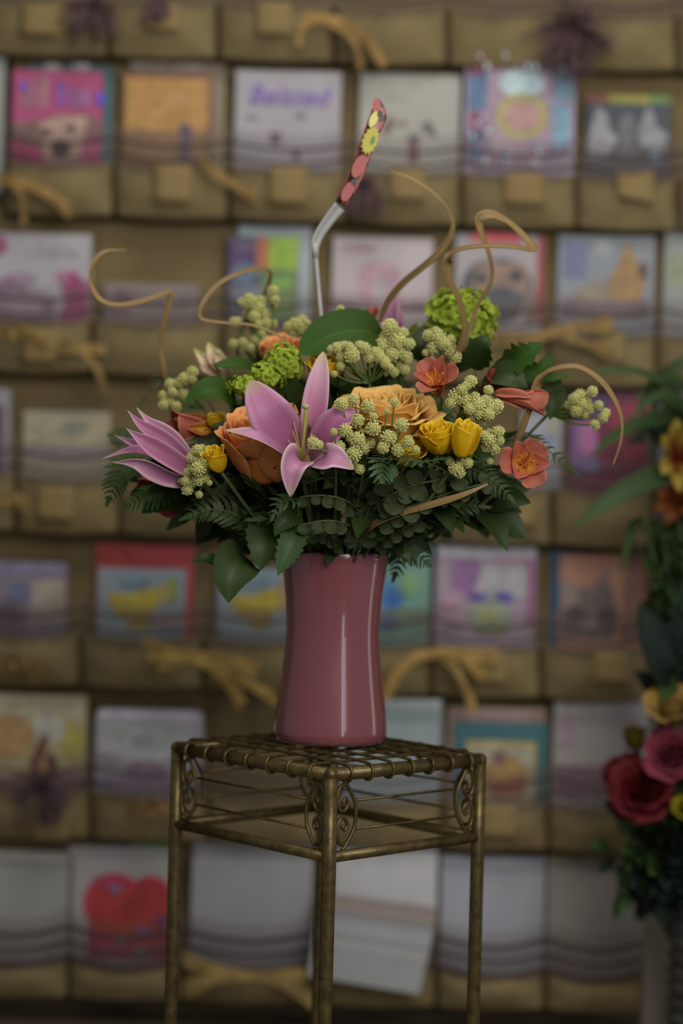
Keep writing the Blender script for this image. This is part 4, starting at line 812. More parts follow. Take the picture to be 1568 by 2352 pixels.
sprig('cream filler sprig beside the mouth of the side lily', (480, 1090, 1.93), [(452, 1033, 13), (439, 1052, 13), (455, 1077, 18, 1.90), (430, 1087, 14), (468, 1061, 15, 1.90), (455, 1103, 14, 1.90), (430, 1125, 14), (481, 1109, 7), (457, 1136, 9), (440, 1072, 13), (442, 1108, 13), (465, 1045, 11), (462, 1090, 12), (425, 1105, 11), (470, 1078, 10)])
sprig('tall blurred filler sprig at the upper left back', (600, 860, 2.13), [(573, 691, 18), (627, 669, 14), (630, 688, 12), (592, 707, 18), (608, 723, 15), (583, 727, 15), (611, 742, 14), (538, 739, 12), (535, 790, 12), (557, 787, 12), (586, 781, 13), (611, 784, 13), (611, 809, 14), (580, 705, 14), (560, 695, 12), (598, 690, 12), (592, 745, 12), (575, 800, 11), (600, 765, 10)])
sprig('small tan filler heads left of the big green leaf', (680, 820, 2.12), [(678, 746, 17), (662, 750, 12), (695, 752, 12), (670, 765, 10)])
sprig('blurred filler sprig at the far left behind the dark leaves', (470, 940, 2.08), [(379, 915, 13), (375, 931, 12), (391, 883, 14), (423, 870, 15), (442, 854, 14), (420, 905, 14), (404, 934, 13), (411, 880, 12), (430, 865, 11), (390, 925, 12), (440, 870, 12), (396, 900, 11)])
sprig('pale green filler sprig reaching out to the far right', (1260, 950, 2.02), [(1360, 899, 13), (1374, 931, 12), (1353, 938, 13), (1384, 959, 13), (1365, 976, 12), (1331, 910, 17), (1335, 931, 16), (1318, 918, 15), (1345, 915, 12), (1322, 945, 14), (1305, 930, 12)])
# ---- leaves and ferns
def leaf_blade(t, pts, wpx, nrm, mat=leaf_d, cup=.12, teeth=0, kind='leaf', fold=.18, tooth=.12, seed=0, name='leaf', nv=20):
    d = pts[0][2]
    n_ = nv if not teeth else teeth*4
    blade(o := MB(), PP(pts), px(wpx, d), nrm, 8, n_, cup, kind, .05, teeth, tooth, seed=seed, fold=fold)
    return o.obj(name, mat, t)
def leaf_stem(label, leaves, base=None, name='leafy_stem', mat=leaf_d, group=None, cat='foliage', stem=True):
    l0 = leaves[0]; B = P(*(base or l0[0][0])); t = fthing(name, label, cat, B, group)
    for i, l in enumerate(leaves):
        kw = l[3] if len(l) > 3 else {}
        leaf_blade(t, l[0], l[1], l[2], kw.get('mat', mat), **{k: v for k, v in kw.items() if k != 'mat'}, seed=i)
        if base is not None:
            MB().tube(cr([B, B.lerp(P(*l[0][0]), .5)+V((0, 0, -.003)), P(*l[0][0])], 6), .0009, 6).obj('leaf_stalk', stem_d, t)
    if stem: add_stem(t, B, .0016, stem_d)
    return t
leaf_stem('large round bright green leaf at the top centre of the bouquet', [([(880, 776, 2.02), (830, 760, 2.0), (760, 770, 1.99), (688, 812, 1.985)], 55, V((-.1, -.95, .5)), dict(kind='round', mat=leaf_m, teeth=12, tooth=.04, cup=.1))])
leaf_stem('dark green leaf lying left above the thin yellow rose', [([(545, 955, 1.99), (510, 905, 1.96), (470, 898, 1.95), (424, 922, 1.95)], 38, V((.1, -.8, .6)), dict(mat=leaf_m))])
leaf_stem('mid green leaf between the bud and the lime clusters', [([(610, 880, 2.03), (565, 845, 2.01), (530, 840, 2.0), (486, 838, 2.0)], 30, V((0, -.7, .8)), dict(mat=leaf_m))])
leaf_stem('drooping pointed dark leaves hanging low left of the vase', [([(560, 1275, 1.95), (545, 1290, 1.93), (528, 1330, 1.92), (524, 1384, 1.92)], 54, V((.2, -1, .2)), dict(kind='leaf')), ([(540, 1272, 1.97), (500, 1288, 1.965), (470, 1284, 1.96), (438, 1292, 1.96)], 17, V((0, -.8, .6))), ([(575, 1268, 1.98), (568, 1256, 1.97), (560, 1245, 1.97), (548, 1240, 1.97)], 16, V((0, -.9, .5)))], base=(590, 1255, 1.97))
leaf_stem('broad dark jagged leaf drooping over the left of the vase rim', [([(640, 1185, 1.95), (615, 1220, 1.93), (605, 1260, 1.92), (598, 1310, 1.92)], 50, V((0, -1, .3)), dict(teeth=9, tooth=.15)), ([(690, 1200, 1.93), (672, 1240, 1.91), (655, 1280, 1.905), (638, 1322, 1.905)], 34, V((.1, -1, .2)), dict(teeth=9, tooth=.25, mat=leaf_b)), ([(690, 1190, 1.93), (665, 1190, 1.91), (645, 1205, 1.905), (630, 1232, 1.905)], 26, V((.1, -1, .2)), dict(teeth=8, tooth=.25, mat=leaf_d))], base=(700, 1225, 1.97))
leaf_stem('jagged dark green leaf fan at the right shoulder of the bouquet', [([(1130, 850, 2.03), (1180, 830, 2.0), (1215, 810, 1.99), (1245, 785, 1.99)], 40, V((-.1, -.9, .3)), dict(teeth=5, tooth=.45, mat=leaf_m)), ([(1150, 870, 2.03), (1200, 860, 2.01), (1240, 850, 2.0), (1270, 812, 2.0)], 34, V((0, -.9, .3)), dict(teeth=5, tooth=.4, mat=leaf_m)),
      ([(1170, 880, 2.03), (1230, 872, 2.01), (1270, 870, 2.0), (1320, 862, 2.0)], 18, V((0, -.7, .6)), dict(teeth=6, tooth=.3, mat=leaf_m)), ([(1090, 850, 2.03), (1100, 815, 2.01), (1110, 790, 2.0), (1125, 775, 2.0)], 36, V((0, -.9, .3)), dict(teeth=5, tooth=.3, mat=leaf_d)), ([(1210, 865, 2.03), (1255, 890, 2.01), (1268, 925, 2.0), (1262, 965, 2.0)], 38, V((0, -1, .2)), dict(teeth=6, tooth=.3)), ([(1110, 870, 2.02), (1150, 862, 2.0), (1180, 870, 1.99), (1210, 890, 1.99)], 40, V((0, -.9, .5)))], base=(1100, 900, 2.04))
leaf_stem('dark leaf behind the cream sprig and the lime cluster', [([(960, 830, 2.07), (965, 800, 2.06), (970, 770, 2.06), (975, 745, 2.06)], 28, V((0, -1, .3))), ([(1040, 850, 2.07), (1070, 820, 2.05), (1090, 800, 2.05), (1105, 770, 2.05)], 32, V((0, -1, .4)))], base=(990, 880, 2.05))
def fern(label, pts, wpx, nrm, n=13, mat=leaf_b, droop=.15, seed=0, group=None, base=None, name='fern_frond', teeth=5, asp=.2, ang=.95, stem=True):
    rn = random.Random(seed); C = cr(PP(pts), 40); d = pts[0][2]; B = C[0]; t = fthing(name, label, 'fern', B, group); mb = MB(); W = px(wpx, d)
    nr = V(nrm)
    for i in range(1, n+1):
        s = i/(n+.6); k = min(39, int(s*40)); p = C[k]; tg = (C[min(k+1, 40)]-C[k-1]).normalized()
        L = W*(math.sin(PI*min(1, .22+.78*s))**.7)*(1-.25*s)*rn.uniform(.9, 1.1)
        nn = (nr-tg*nr.dot(tg)).normalized(); sd = tg.cross(nn)
        for sg in (-1, 1):
            dd = (sd*sg*math.sin(ang)+tg*math.cos(ang)).normalized()
            q = [p, p+dd*L*.5+nn*L*.05, p+dd*L+tg*L*.12-nn*L*droop*rn.uniform(.3, 1.4)]
            n2 = nn+V((rn.uniform(-.2, .2), rn.uniform(-.2, .2), rn.uniform(-.2, .2)))
            blade(mb, q, L*asp, n2, 2, max(6, teeth*3), .15, 'blade', 0, teeth, .45)
    blade(mb, [C[34], C[40]], W*.18, nr, 2, 8, .1, 'blade', 0, 4, .4)
    mb.obj('fronds', mat, t); MB().tube(C, [.0012-.00002*i for i in range(41)], 6).obj('rachis', stem_d, t)
    if stem: add_stem(t, B, .0013, stem_d)
    return t
UPN = V((0, -.75, .65))
fern('crisp toothed fern tip in front below the white button heads', [(905, 1060, 1.90), (890, 1062, 1.87), (880, 1080, 1.855), (877, 1113, 1.85)], 52, V((0, -1, .25)), 7, leaf_b, asp=.26, ang=.8)
fern('toothed fern tip lying flat across the golden flower', [(1030, 1085, 1.90), (975, 1062, 1.87), (920, 1056, 1.86), (840, 1052, 1.86)], 32, V((0, -.6, .8)), 10, leaf_b, seed=2, asp=.22)
fern('fern tip under the golden spray roses', [(880, 1080, 1.90), (930, 1068, 1.87), (1000, 1056, 1.865), (1040, 1052, 1.87)], 26, V((0, -.6, .8)), 10, leaf_m, seed=12, asp=.22)
fern('short fern tip hanging below the curled lily petal', [(700, 1150, 1.92), (668, 1148, 1.88), (640, 1158, 1.87), (622, 1200, 1.87)], 34, V((0, -.9, .4)), 8, leaf_b, seed=3, asp=.26)
fern('fern frond at the right behind the lower coral flower', [(1120, 1010, 2.02), (1180, 1010, 2.0), (1250, 1030, 1.99), (1335, 1098, 1.99)], 46, UPN, 14, leaf_d, seed=4)
fern('fern frond pointing down right below the lower coral flower', [(1040, 1075, 1.96), (1090, 1080, 1.93), (1140, 1110, 1.92), (1186, 1160, 1.92)], 44, V((0, -.9, .4)), 13, leaf_d, seed=5)
fern('fern frond spreading right under the dried ribbon', [(900, 1240, 1.98), (980, 1185, 1.95), (1060, 1162, 1.94), (1130, 1166, 1.94)], 48, V((0, -.8, .5)), 14, leaf_d, seed=6)
fern('fern frond arching down at the right of the vase rim', [(880, 1240, 2.0), (920, 1250, 1.98), (955, 1270, 1.98), (990, 1304, 1.98)], 50, V((0, -1, .3)), 11, leaf_d, seed=7)
fern('fern frond hanging behind the right of the vase rim', [(880, 1210, 2.05), (910, 1250, 2.05), (915, 1290, 2.05), (900, 1340, 2.05)], 40, V((0, -1, .2)), 10, leaf_d, seed=17)
fern('fern frond pointing far down left under the side lily', [(420, 1110, 2.0), (370, 1130, 1.98), (320, 1150, 1.97), (272, 1168, 1.97)], 44, V((.1, -.9, .4)), 13, leaf_m, seed=8)
fern('narrow fern frond drooping at the far left', [(340, 1060, 2.03), (290, 1070, 2.01), (265, 1110, 2.0), (243, 1166, 2.0)], 46, V((.1, -.9, .4)), 12, leaf_m, seed=9)
fern('fern frond behind the petals of the side lily', [(380, 1050, 2.06), (320, 1020, 2.05), (280, 1005, 2.05), (245, 998, 2.05)], 44, V((.1, -.9, .4)), 12, leaf_d, seed=19)
fern('long fern frond along the underside left of the vase', [(620, 1235, 1.97), (560, 1190, 1.94), (490, 1170, 1.93), (408, 1196, 1.93)], 52, V((0, -.8, .3)), 15, leaf_d, seed=10)
fern('fern frond low in the middle left above the vase rim', [(720, 1250, 1.99), (690, 1215, 1.94), (660, 1190, 1.92), (560, 1195, 1.92)], 44, V((0, -.9, .3)), 13, leaf_b, seed=11)
fern('feathery grey green grass wisp at the upper left', [(470, 900, 2.1), (420, 870, 2.1), (360, 880, 2.1), (312, 945, 2.1)], 44, V((0, -.9, .4)), 16, uv_grad('grey_grass', [(0, ob(66, 70, 48)), (1, ob(84, 86, 62))]), seed=13, asp=.06, ang=.5, name='grass_wisp')
# holly-fern branches with fan leaflets seen from below
def fan_fern(label, pts, lpx, n, seed, side=(1, -1)):
    rn = random.Random(seed); C = cr(PP(pts), 40); t = fthing('fan_leaf_branch', label, 'fern', C[0]); mb = MB(); d = pts[0][2]
    for i in range(n):
        s = (i+.8)/n; k = min(39, int(s*39)+1); tg = (C[k]-C[k-1]).normalized(); nr = V((0, -1, .1)); nn = (nr-tg*nr.dot(tg)).normalized(); sd = tg.cross(nn)
        L = 1.15*px(lpx, d)*(1-.35*s)*rn.uniform(.85, 1.1)
        for sg in side:
            dd = (sd*sg+tg*.25).normalized(); p = C[k]
            blade(mb, [p, p+dd*L*.5+nn*L*.1, p+dd*L*(1.0 if sg > 0 else .9)], L*.52, nn+V((rn.uniform(-.3, .3), 0, rn.uniform(-.3, .3))), 6, 10, .3, 'round', .15, seed=i)
    mb.obj('leaflets', under_m, t); MB().tube(C, [.0011]*41, 6).obj('branch', stem_d, t)
    add_stem(t, C[0], .0013, stem_d)
for i, (lab, pts, L, n, sd_) in enumerate([
        ('uppermost fan-leaved branch arching left under the lily', [(832, 1148, 1.93), (800, 1110, 1.91), (750, 1098, 1.90), (695, 1112, 1.90)], 26, 6, (1,)),
        ('second fan-leaved branch arching left under the lily', [(828, 1176, 1.93), (790, 1148, 1.905), (740, 1138, 1.90), (688, 1142, 1.90)], 34, 5, (-1,)),
        ('third fan-leaved branch arching left above the vase', [(826, 1222, 1.95), (790, 1202, 1.92), (745, 1196, 1.91), (690, 1206, 1.91)], 36, 5, (-1,)),
        ('fan-leaved branch rising right under the golden roses', [(838, 1200, 1.94), (880, 1148, 1.91), (950, 1115, 1.90), (1060, 1092, 1.90)], 44, 7, (1, -1)),
        ('lower fan-leaved branch reaching right above the dried ribbon', [(842, 1222, 1.95), (900, 1180, 1.92), (990, 1145, 1.91), (1120, 1108, 1.91)], 38, 8, (1, -1)),
        ('upright fan-leaved branch above the middle of the vase', [(826, 1262, 1.96), (828, 1210, 1.94), (832, 1160, 1.93), (846, 1090, 1.93)], 38, 6, (1, -1)),
        ('short fan-leaved branch low on the left of the rim', [(800, 1256, 1.97), (770, 1235, 1.95), (730, 1226, 1.94), (690, 1232, 1.94)], 30, 5, (-1, 1)),
        ('short fan-leaved branch low on the right of the rim', [(850, 1256, 1.97), (880, 1232, 1.95), (920, 1216, 1.94), (960, 1196, 1.94)], 34, 5, (-1, 1))]):
    fan_fern(lab, pts, L, n, i, sd_)
# filler greens inside the bouquet
rn = random.Random(77)
def filler(center, out, n, size, seed, label, group):
    rr_ = random.Random(seed); B = center; t = fthing('leafy_stem', label, 'foliage', B, group)
    for i in range(n):
        dr = (out+V((rr_.uniform(-.9, .9), rr_.uniform(-.9, .9), rr_.uniform(-.6, .7)))).normalized(); L = size*rr_.uniform(.8, 1.2)
        p0 = B+dr*.004; nrm = V((rr_.uniform(-.5, .5), rr_.uniform(-1, 0), rr_.uniform(0, 1)))
        blade(o := MB(), [p0, p0+dr*L*.5+V((0, 0, .004)), p0+dr*L+V((0, 0, -.004))], L*.28, nrm, 4, 12, .15, 'leaf', .06, seed=i, fold=.2); o.obj('leaf', leaf_d, t)
    add_stem(t, B, .0015, stem_d)
DC = V((MOUTH.x+.006, MOUTH.y, H+.035))
for i in range(40):      # dome
    z = .05+.92*((i+.5)/40); a = i*2.39996; s = math.sqrt(1-z*z)
    q = V((s*math.cos(a)*.155, s*math.sin(a)*.125, z*.105-.012)); filler(DC+q*.80, q.normalized(), 6, .050, i, 'dark leafy stem filling the inside of the bouquet between the blooms', 'filler greens inside the bouquet')
for i in range(34):      # bowl underneath
    a = i*2.39996; rr_ = .05+.125*((i+.5)/34); q = V((math.cos(a)*rr_*1.12, math.sin(a)*rr_*(.85 if math.sin(a) > 0 else .55), 0))
    z = H-.030+.36*(rr_-.045)+.004
    filler(V((MOUTH.x, MOUTH.y, z))+q, V((math.cos(a), math.sin(a), .15)), 6, .052, 100+i, 'dark leafy stem in the shaded underside of the bouquet', 'filler greens under the bouquet')

# ---- dried palm ribbons
def ribbon(label, pts, wpx, nrm, name='dried_palm_ribbon', n=90, taper=.25):
    d = pts[0][2]; W = px(wpx, d)*.64; C = cr(PP(pts), n); B = V(C[0]); t = fthing(name, label, 'dried ribbon', B)
    ws = [W*min(1, .5+8*i/n)*(taper+(1-taper)*min(1, (n-i)/n*3.2)) for i in range(n+1)]
    mb = MB(); rows = []; side = None
    nl = nrm if isinstance(nrm, list) else [nrm, nrm]
    blade(mb, C, ws, nl, 4, n, .35, 'flat'); mb.obj('strip', straw_m, t, solid=.0005)
    return t
ribbon('tan curled ribbon spiralling out at the far left', [(384, 900, 2.10), (376, 848, 2.09), (366, 790, 2.09), (376, 735, 2.09), (391, 676, 2.09), (375, 676, 2.085), (330, 692, 2.07), (272, 702, 2.05), (228, 688, 2.05), (206, 645, 2.06), (212, 605, 2.08), (240, 578, 2.10), (290, 575, 2.11)], 13, [V((.8, -.7, 0)), V((.8, -.7, .2)), V((.3, -.6, .8)), V((.2, -.6, .7)), V((1, -.5, 0)), V((0, -.5, .8))])
ribbon('thin tan ribbon looping over the tall blurred sprig', [(545, 830, 2.13), (548, 775, 2.13), (580, 715, 2.12), (612, 665, 2.12), (620, 630, 2.11), (606, 618, 2.10), (560, 624, 2.08), (505, 650, 2.06), (468, 692, 2.05), (460, 730, 2.05), (500, 741, 2.05), (580, 748, 2.05), (640, 772, 2.05), (680, 812, 2.05), (700, 850, 2.05)], 8, [V((0, -1, .3)), V((.4, -1, .3)), V((.5, -.7, .6)), V((0, -.6, .8)), V((.3, -1, .4))])
ribbon('tan ribbon sweeping up behind the top centre to a fine point', [(870, 740, 2.10), (888, 695, 2.09), (925, 650, 2.08), (985, 600, 2.07), (1030, 548, 2.07), (1036, 500, 2.08), (1000, 450, 2.09), (950, 414, 2.10), (895, 392, 2.11)], 12, [V((.5, -.9, .5)), V((.6, -1, .3)), V((1, -.6, .2)), V((.3, -1, .4))])
ribbon('folded tan ribbon twisting into a knot above the upper right', [(985, 890, 2.02), (1015, 850, 2.01), (1050, 805, 2.0), (1064, 755, 2.0), (1052, 695, 2.0), (1030, 645, 2.0), (1025, 605, 2.0), (1048, 578, 1.99), (1110, 568, 1.98), (1180, 570, 1.98), (1220, 576, 1.99), (1208, 552, 2.01), (1165, 512, 2.02), (1125, 494, 2.02), (1098, 505, 2.02), (1104, 540, 2.02), (1124, 600, 2.02), (1124, 648, 2.02), (1095, 700, 2.02), (1075, 760, 2.02), (1060, 810, 2.02)], 19,
       [V((.4, -.8, .3)), V((.8, -.6, 0)), V((.9, -.6, 0)), V((.5, -.9, .6)), V((0, -.5, .9)), V((0, -.6, .8)), V((.5, -.6, .5)), V((.5, -.8, .2)), V((.9, -.5, 0)), V((.9, -.5, 0)), V((.7, -.8, .2))], n=140, taper=.5)
ribbon('tan ribbon arching over the far right and hanging down', [(1165, 1050, 1.96), (1190, 1000, 1.95), (1214, 935, 1.95), (1232, 885, 1.95), (1262, 854, 1.94), (1320, 844, 1.93), (1368, 868, 1.92), (1402, 908, 1.92), (1424, 958, 1.92), (1424, 1012, 1.92), (1406, 1070, 1.92)], 17, [V((.9, -.8, .1)), V((.8, -.8, .2)), V((0, -.6, .9)), V((.6, -.7, .5)), V((.9, -.6, .1)), V((.9, -.5, 0))], taper=.3)
ribbon('long tan ribbon running out under the right side of the bouquet', [(830, 1240, 1.955), (855, 1208, 1.93), (910, 1182, 1.915), (990, 1160, 1.905), (1060, 1138, 1.90), (1120, 1112, 1.90)], 14, V((.2, -.8, .5)))

# ---- card pick with a narrow folded card
base = P(748, 800, 2.03); t = fthing('card_pick', 'slim plastic pick holding a narrow red, black and sunflower-yellow card above the bouquet', 'card pick', base)
white_pl = plain(ob(126, 128, 126), .35, .05, name='clear_white_plastic')
MB().tube(cr(PP([(748, 800, 2.03), (738, 735, 2.03), (730, 650, 2.03), (724, 580, 2.03)]), 14), .0027, 10).obj('stick', white_pl, t)
MB().tube(PP([(724, 592, 2.03), (723, 560, 2.03)]), .0042, 10).obj('clasp', white_pl, t)
blade(o := MB(), PP([(722, 566, 2.03), (732, 538, 2.03), (758, 500, 2.03), (779, 474, 2.03)]), [px(11, 2), px(13, 2), px(15, 2)], V((.6, -1, .1)), 4, 16, .3, 'flat'); o.obj('holder_arm', white_pl, t, solid=.001)
blade(o := MB(), PP([(779, 468, 2.028), (812, 402, 2.026), (842, 320, 2.026), (864, 262, 2.028), (866, 226, 2.03)]), [px(15, 2), px(20, 2), px(20, 2), px(22, 2), px(5, 2)], V((.7, -1, 0)), 8, 60, .5, 'flat')
cm, nt, b = nodes_of('printed_card_strip'); N = nt.nodes; L_ = nt.links
uv = N.new('ShaderNodeUVMap'); mp = N.new('ShaderNodeMapping'); mp.inputs['Scale'].default_value = (1.3, 5.5, 1); mp.inputs['Location'].default_value = (.2, .1, 0); L_.new(uv.outputs[0], mp.inputs[0])
vo = N.new('ShaderNodeTexNoise'); vo.inputs['Scale'].default_value = 1.2; vo.inputs['Detail'].default_value = 1; L_.new(mp.outputs[0], vo.inputs['Vector'])
r = N.new('ShaderNodeValToRGB'); r.color_ramp.interpolation = 'CONSTANT'; r.color_ramp.elements[0].color = (*ob(40, 26, 28), 1); r.color_ramp.elements[1].position = .46; r.color_ramp.elements[1].color = (*ob(118, 56, 52), 1)
e = r.color_ramp.elements.new(.60); e.color = (*ob(60, 36, 36), 1)
L_.new(vo.outputs['Fac'], r.inputs[0]); L_.new(r.outputs[0], b.inputs['Base Color']); b.inputs['Roughness'].default_value = .3
card_o = o.obj('folded_card', cm, t, solid=.0008)
# printed flower marks lying on the strip
mk = MB(); ym = plain(ob(148, 140, 34), .4, .1, name='yellow_print'); gm = plain(ob(70, 96, 60), .4, .1, name='green_print'); rm = plain(ob(128, 58, 54), .4, .1, name='red_print'); km = plain(ob(34, 24, 26), .4, .1, name='black_print'); cm2 = plain(ob(164, 160, 90), .4, .1)
def blob(cx, cy, rx, ry, rot, mi, off, n=20, rough_=0):
    pts = []
    for k in range(n):
        a = 2*PI*k/n; rr_ = 1+(rough_ if k % 2 else -rough_); x, y = rx*math.cos(a)*rr_, ry*math.sin(a)*rr_
        pts.append(P(cx+x*math.cos(rot)-y*math.sin(rot), cy+x*math.sin(rot)+y*math.cos(rot), 2.017-off))
    mk.add(pts, [tuple(range(n))], None, mi)
blob(850, 322, 17, 32, .35, 0, .0005, 28, .12); blob(856, 322, 5, 10, .35, 1, .001); blob(858, 274, 9, 20, .4, 4, .0004, 16)
blob(824, 382, 14, 28, .42, 2, .0003); blob(798, 440, 12, 24, .45, 2, .0003); blob(864, 244, 9, 20, 0, 2, .0003); blob(872, 262, 6, 9, .1, 3, .0007); blob(812, 418, 7, 7, .4, 3, .0006)
mk.obj('printed_picture', [ym, gm, rm, km, cm2], t, smooth=False)

# ---------------------------------------------------------------- second arrangement at the right edge
D2 = 2.52
SB = P(1600, 2040, D2)
def stem2(t, base): return MB().tube(cr([V((SB.x, SB.y, SB.z)), V(base).lerp(SB, .4)+V((.01, 0, 0)), V(base)], 10), .003, 8).obj('stem', stem_d, t)
wk = plain(ob(44, 44, 42), .7, .3, 40, .3, name='dark_wicker')
WX = P(1622, 2250, D2).x
ped = thing('wicker_plinth', 'dark woven wicker plinth at the bottom right corner under the second arrangement', 'plinth', (WX, D2, 0))
mb = MB(); pr = []
for i in range(120): z = 0.0+i*(SB.z+.0)/119; pr.append((.050+.0035*math.sin(i*1.57*1), z))
mb.lathe(pr, V((WX, D2, 0)), 40); mb.obj('woven_shell', wk, ped)
MB().lathe([(0, SB.z-.004), (.056, SB.z-.004), (.059, SB.z+.004), (.056, SB.z+.012), (0, SB.z+.012)], V((WX, D2, 0)), 40).obj('top_rim', wk, ped)
def rose2(label, b_, ax, R, Hh, n, mat, sd, op=.9):
    t = thing('rose', label, 'flower', P(*b_)); rose(t, P(*b_), ax, px(R, b_[2]), px(Hh, b_[2]), n, mat, sd, op); stem2(t, P(*b_))
def pm_(name, a, b_): return uv_grad(name, [(0, a), (1, b_)], rough=.55, trans=.25)
rose2('magenta pink rose at the right edge of the second arrangement', (1545, 1745, D2-.04), (-.2, -.9, .5), 62, 70, 20, pm_('magenta_petal', ob(84, 28, 38), ob(120, 50, 64)), 1)
rose2('deep red rose below the magenta one in the second arrangement', (1478, 1825, D2-.03), (-.3, -.8, .4), 66, 70, 20, pm_('red_petal', ob(56, 8, 12), ob(82, 12, 18)), 2)
rose2('second deep red rose behind the magenta one', (1445, 1800, D2), (-.5, -.6, .5), 46, 70, 14, pm_('red_petal_dark', ob(50, 8, 12), ob(72, 11, 16)), 5)
rose2('pale gold rose above the magenta one', (1546, 1648, D2-.06), (-.2, -.6, .8), 56, 60, 14, pm_('gold_petal', ob(120, 90, 34), ob(138, 114, 60)), 3)
rose2('olive yellow bud left of the magenta rose', (1458, 1718, D2), (-.1, -.5, .9), 30, 56, 10, pm_('olive_petal', ob(76, 66, 16), ob(88, 76, 24)), 4, .3)
rose2('small yellow rose low on the right edge of the second arrangement', (1580, 1860, D2-.04), (-.3, -.8, .3), 30, 40, 10, pm_('yellow_petal', ob(120, 110, 20), ob(150, 136, 30)), 6)
t = thing('lily_flower', 'yellow lily with a dark red throat high in the second arrangement', 'flower', P(1570, 1080, D2))
ymat = uv_grad('yellow_lily_petal', [(0, ob(96, 30, 16)), (.35, ob(104, 40, 22)), (.55, ob(120, 98, 36)), (1, ob(136, 124, 48))], rough=.5)
for k, tip in enumerate([(1520, 1000), (1555, 960), (1600, 990), (1520, 1090), (1560, 1130), (1610, 1110)]):
    mx_ = ((1568+tip[0])/2-8, (1065+tip[1])/2-12); blade(o := MB(), PP([(1572, 1070, D2), (mx_[0], mx_[1], D2-.05), (tip[0], tip[1], D2-.06)]), px(20, D2), V((0, -1, .2)), 6, 14, .4, 'lily', .06, seed=k); o.obj('petal', ymat, t)
stem2(t, P(1572, 1074, D2))
t = thing('lily_flower', 'orange brown flower just below the yellow lily', 'flower', P(1560, 1185, D2))
for k, tip in enumerate([(1505, 1130), (1540, 1110), (1580, 1115), (1500, 1175), (1530, 1205), (1590, 1190)]):
    blade(o := MB(), PP([(1556, 1165, D2), ((1556+tip[0])/2, (1160+tip[1])/2-10, D2-.03), (tip[0], tip[1], D2-.03)]), px(17, D2), V((0, -1, .2)), 6, 12, .4, 'lily', .06, seed=k); o.obj('petal', pm_('orange_brown_petal', ob(82, 38, 14), ob(104, 58, 20)), t)
stem2(t, P(1556, 1168, D2))
g2 = pm_('blade_leaf', ob(34, 48, 26), ob(60, 82, 48)); g3 = pm_('deep_leaf', ob(18, 26, 20), ob(30, 42, 36)); g4 = pm_('mid_leaf', ob(24, 36, 16), ob(48, 72, 32))
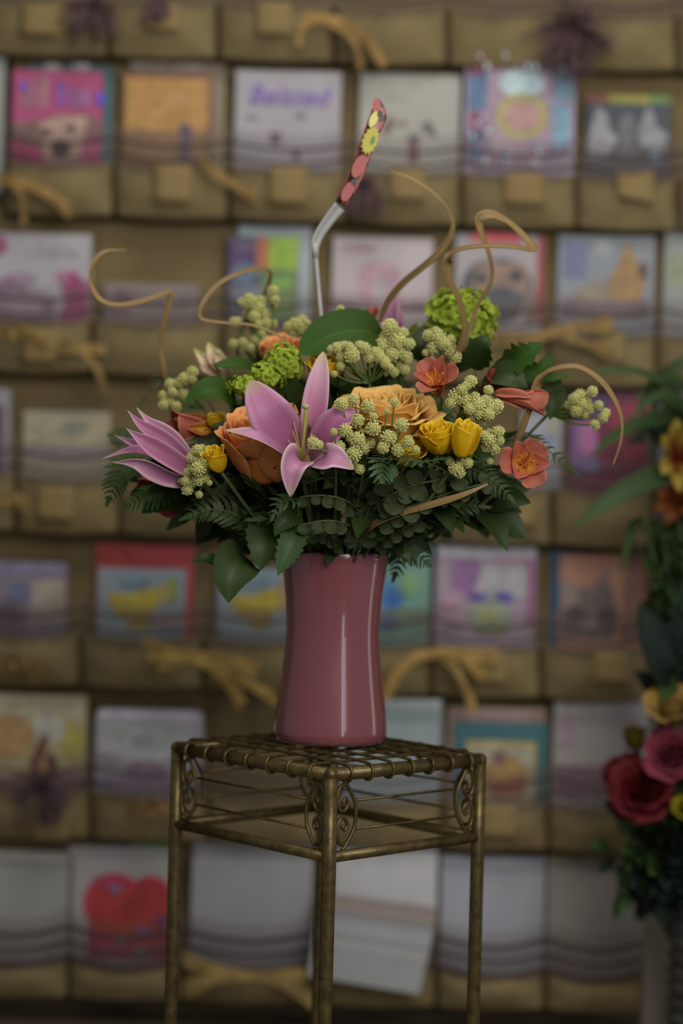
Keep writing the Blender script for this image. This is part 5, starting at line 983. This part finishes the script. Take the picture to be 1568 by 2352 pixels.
for lab, pts, wd, mt in [
    ('long pale green blade leaf reaching left from the second arrangement', [(1600, 1080, D2), (1500, 1100, D2-.04), (1400, 1150, D2-.06), (1312, 1215, D2-.06)], 28, g2),
    ('long thin green blade leaf crossing the rack above the bright card', [(1640, 900, D2), (1540, 882, D2-.02), (1440, 850, D2-.04), (1330, 858, D2-.05)], 13, g2),
    ('green blade leaf rising to the right edge above the bright card', [(1470, 900, D2), (1520, 870, D2-.02), (1570, 830, D2-.03), (1640, 770, D2-.03)], 16, g2),
    ('dark blade leaf over the bright card', [(1620, 960, D2), (1520, 960, D2-.03), (1430, 990, D2-.04), (1350, 1050, D2-.05)], 20, g4),
    ('dim green blade leaf above the yellow lily', [(1620, 1010, D2), (1560, 930, D2-.03), (1510, 910, D2-.04), (1440, 960, D2-.05)], 18, g4),
    ('drooping thin green leaf beside the cat card', [(1480, 1190, D2), (1450, 1210, D2-.03), (1438, 1260, D2-.04), (1425, 1325, D2-.04)], 12, g4),
    ('broad dark leaf at mid height of the second arrangement', [(1600, 1640, D2), (1550, 1560, D2-.03), (1500, 1470, D2-.04), (1468, 1390, D2-.04)], 62, g3),
    ('second broad dark leaf at the right edge at mid height', [(1600, 1560, D2), (1580, 1480, D2-.02), (1560, 1400, D2-.03), (1545, 1330, D2-.03)], 44, g3),
    ('dark leaf behind the gold rose', [(1600, 1660, D2+.02), (1540, 1600, D2), (1490, 1570, D2), (1455, 1540, D2)], 34, g3)]:
    t = thing('blade_leaf', lab, 'foliage', P(*pts[0])); blade(o := MB(), PP(pts), px(wd, D2), V((.1, -.9, .5)), 6, 24, .2, 'leaf', .05, fold=.2); o.obj('leaf', mt, t); stem2(t, P(*pts[0]))
def bush(label, cx, cy, w_, h_, n, mats, seed, size=.035, back=0):
    rr_ = random.Random(seed); B = P(cx, cy, D2+.02); t = thing('leafy_stem', label, 'foliage', B)
    for i in range(n):
        q = P(cx+rr_.gauss(0, .38)*w_, cy+rr_.gauss(0, .38)*h_, D2+back+rr_.uniform(-.05, .06)); dr = (q-B+V((rr_.uniform(-.02, .02), -.02, rr_.uniform(-.02, .02)))).normalized(); L = size*rr_.uniform(.7, 1.3)
        blade(o := MB(), [q, q+dr*L*.5, q+dr*L+V((0, 0, -.006))], L*.28, V((rr_.uniform(-.6, .6), -1, rr_.uniform(-.2, .8))), 3, 8, .2, 'leaf', .1, seed=i); o.obj('leaf', mats[i % len(mats)], t)
    stem2(t, B)
bush('dense dark green foliage filling the bottom of the second arrangement', 1525, 1965, 105, 120, 99, [g3, g4, g4], 1, .042)
bush('ferny green foliage trailing down left of the second arrangement', 1470, 1960, 50, 110, 55, [g4, g2], 2, .028)
bush('loose green foliage between the cat card and the right edge', 1535, 1330, 50, 110, 60, [g4, g2, g4], 3)
bush('dark green foliage behind the yellow lily at the right edge', 1575, 1010, 80, 120, 90, [g3, g4], 9, .045, .09)
bush('dark foliage hanging along the lower right edge above the wicker', 1535, 2010, 60, 90, 80, [g3, g3], 10, .04)
bush('green foliage around the yellow lily at the right edge', 1575, 1200, 70, 90, 80, [g4, g4], 4, .035, .07)
bush('dark foliage between the gold rose and the broad leaves', 1560, 1540, 50, 90, 60, [g3, g3, g4], 5)
bush('dark foliage behind the roses of the second arrangement', 1560, 1800, 60, 90, 70, [g3, g4], 6)
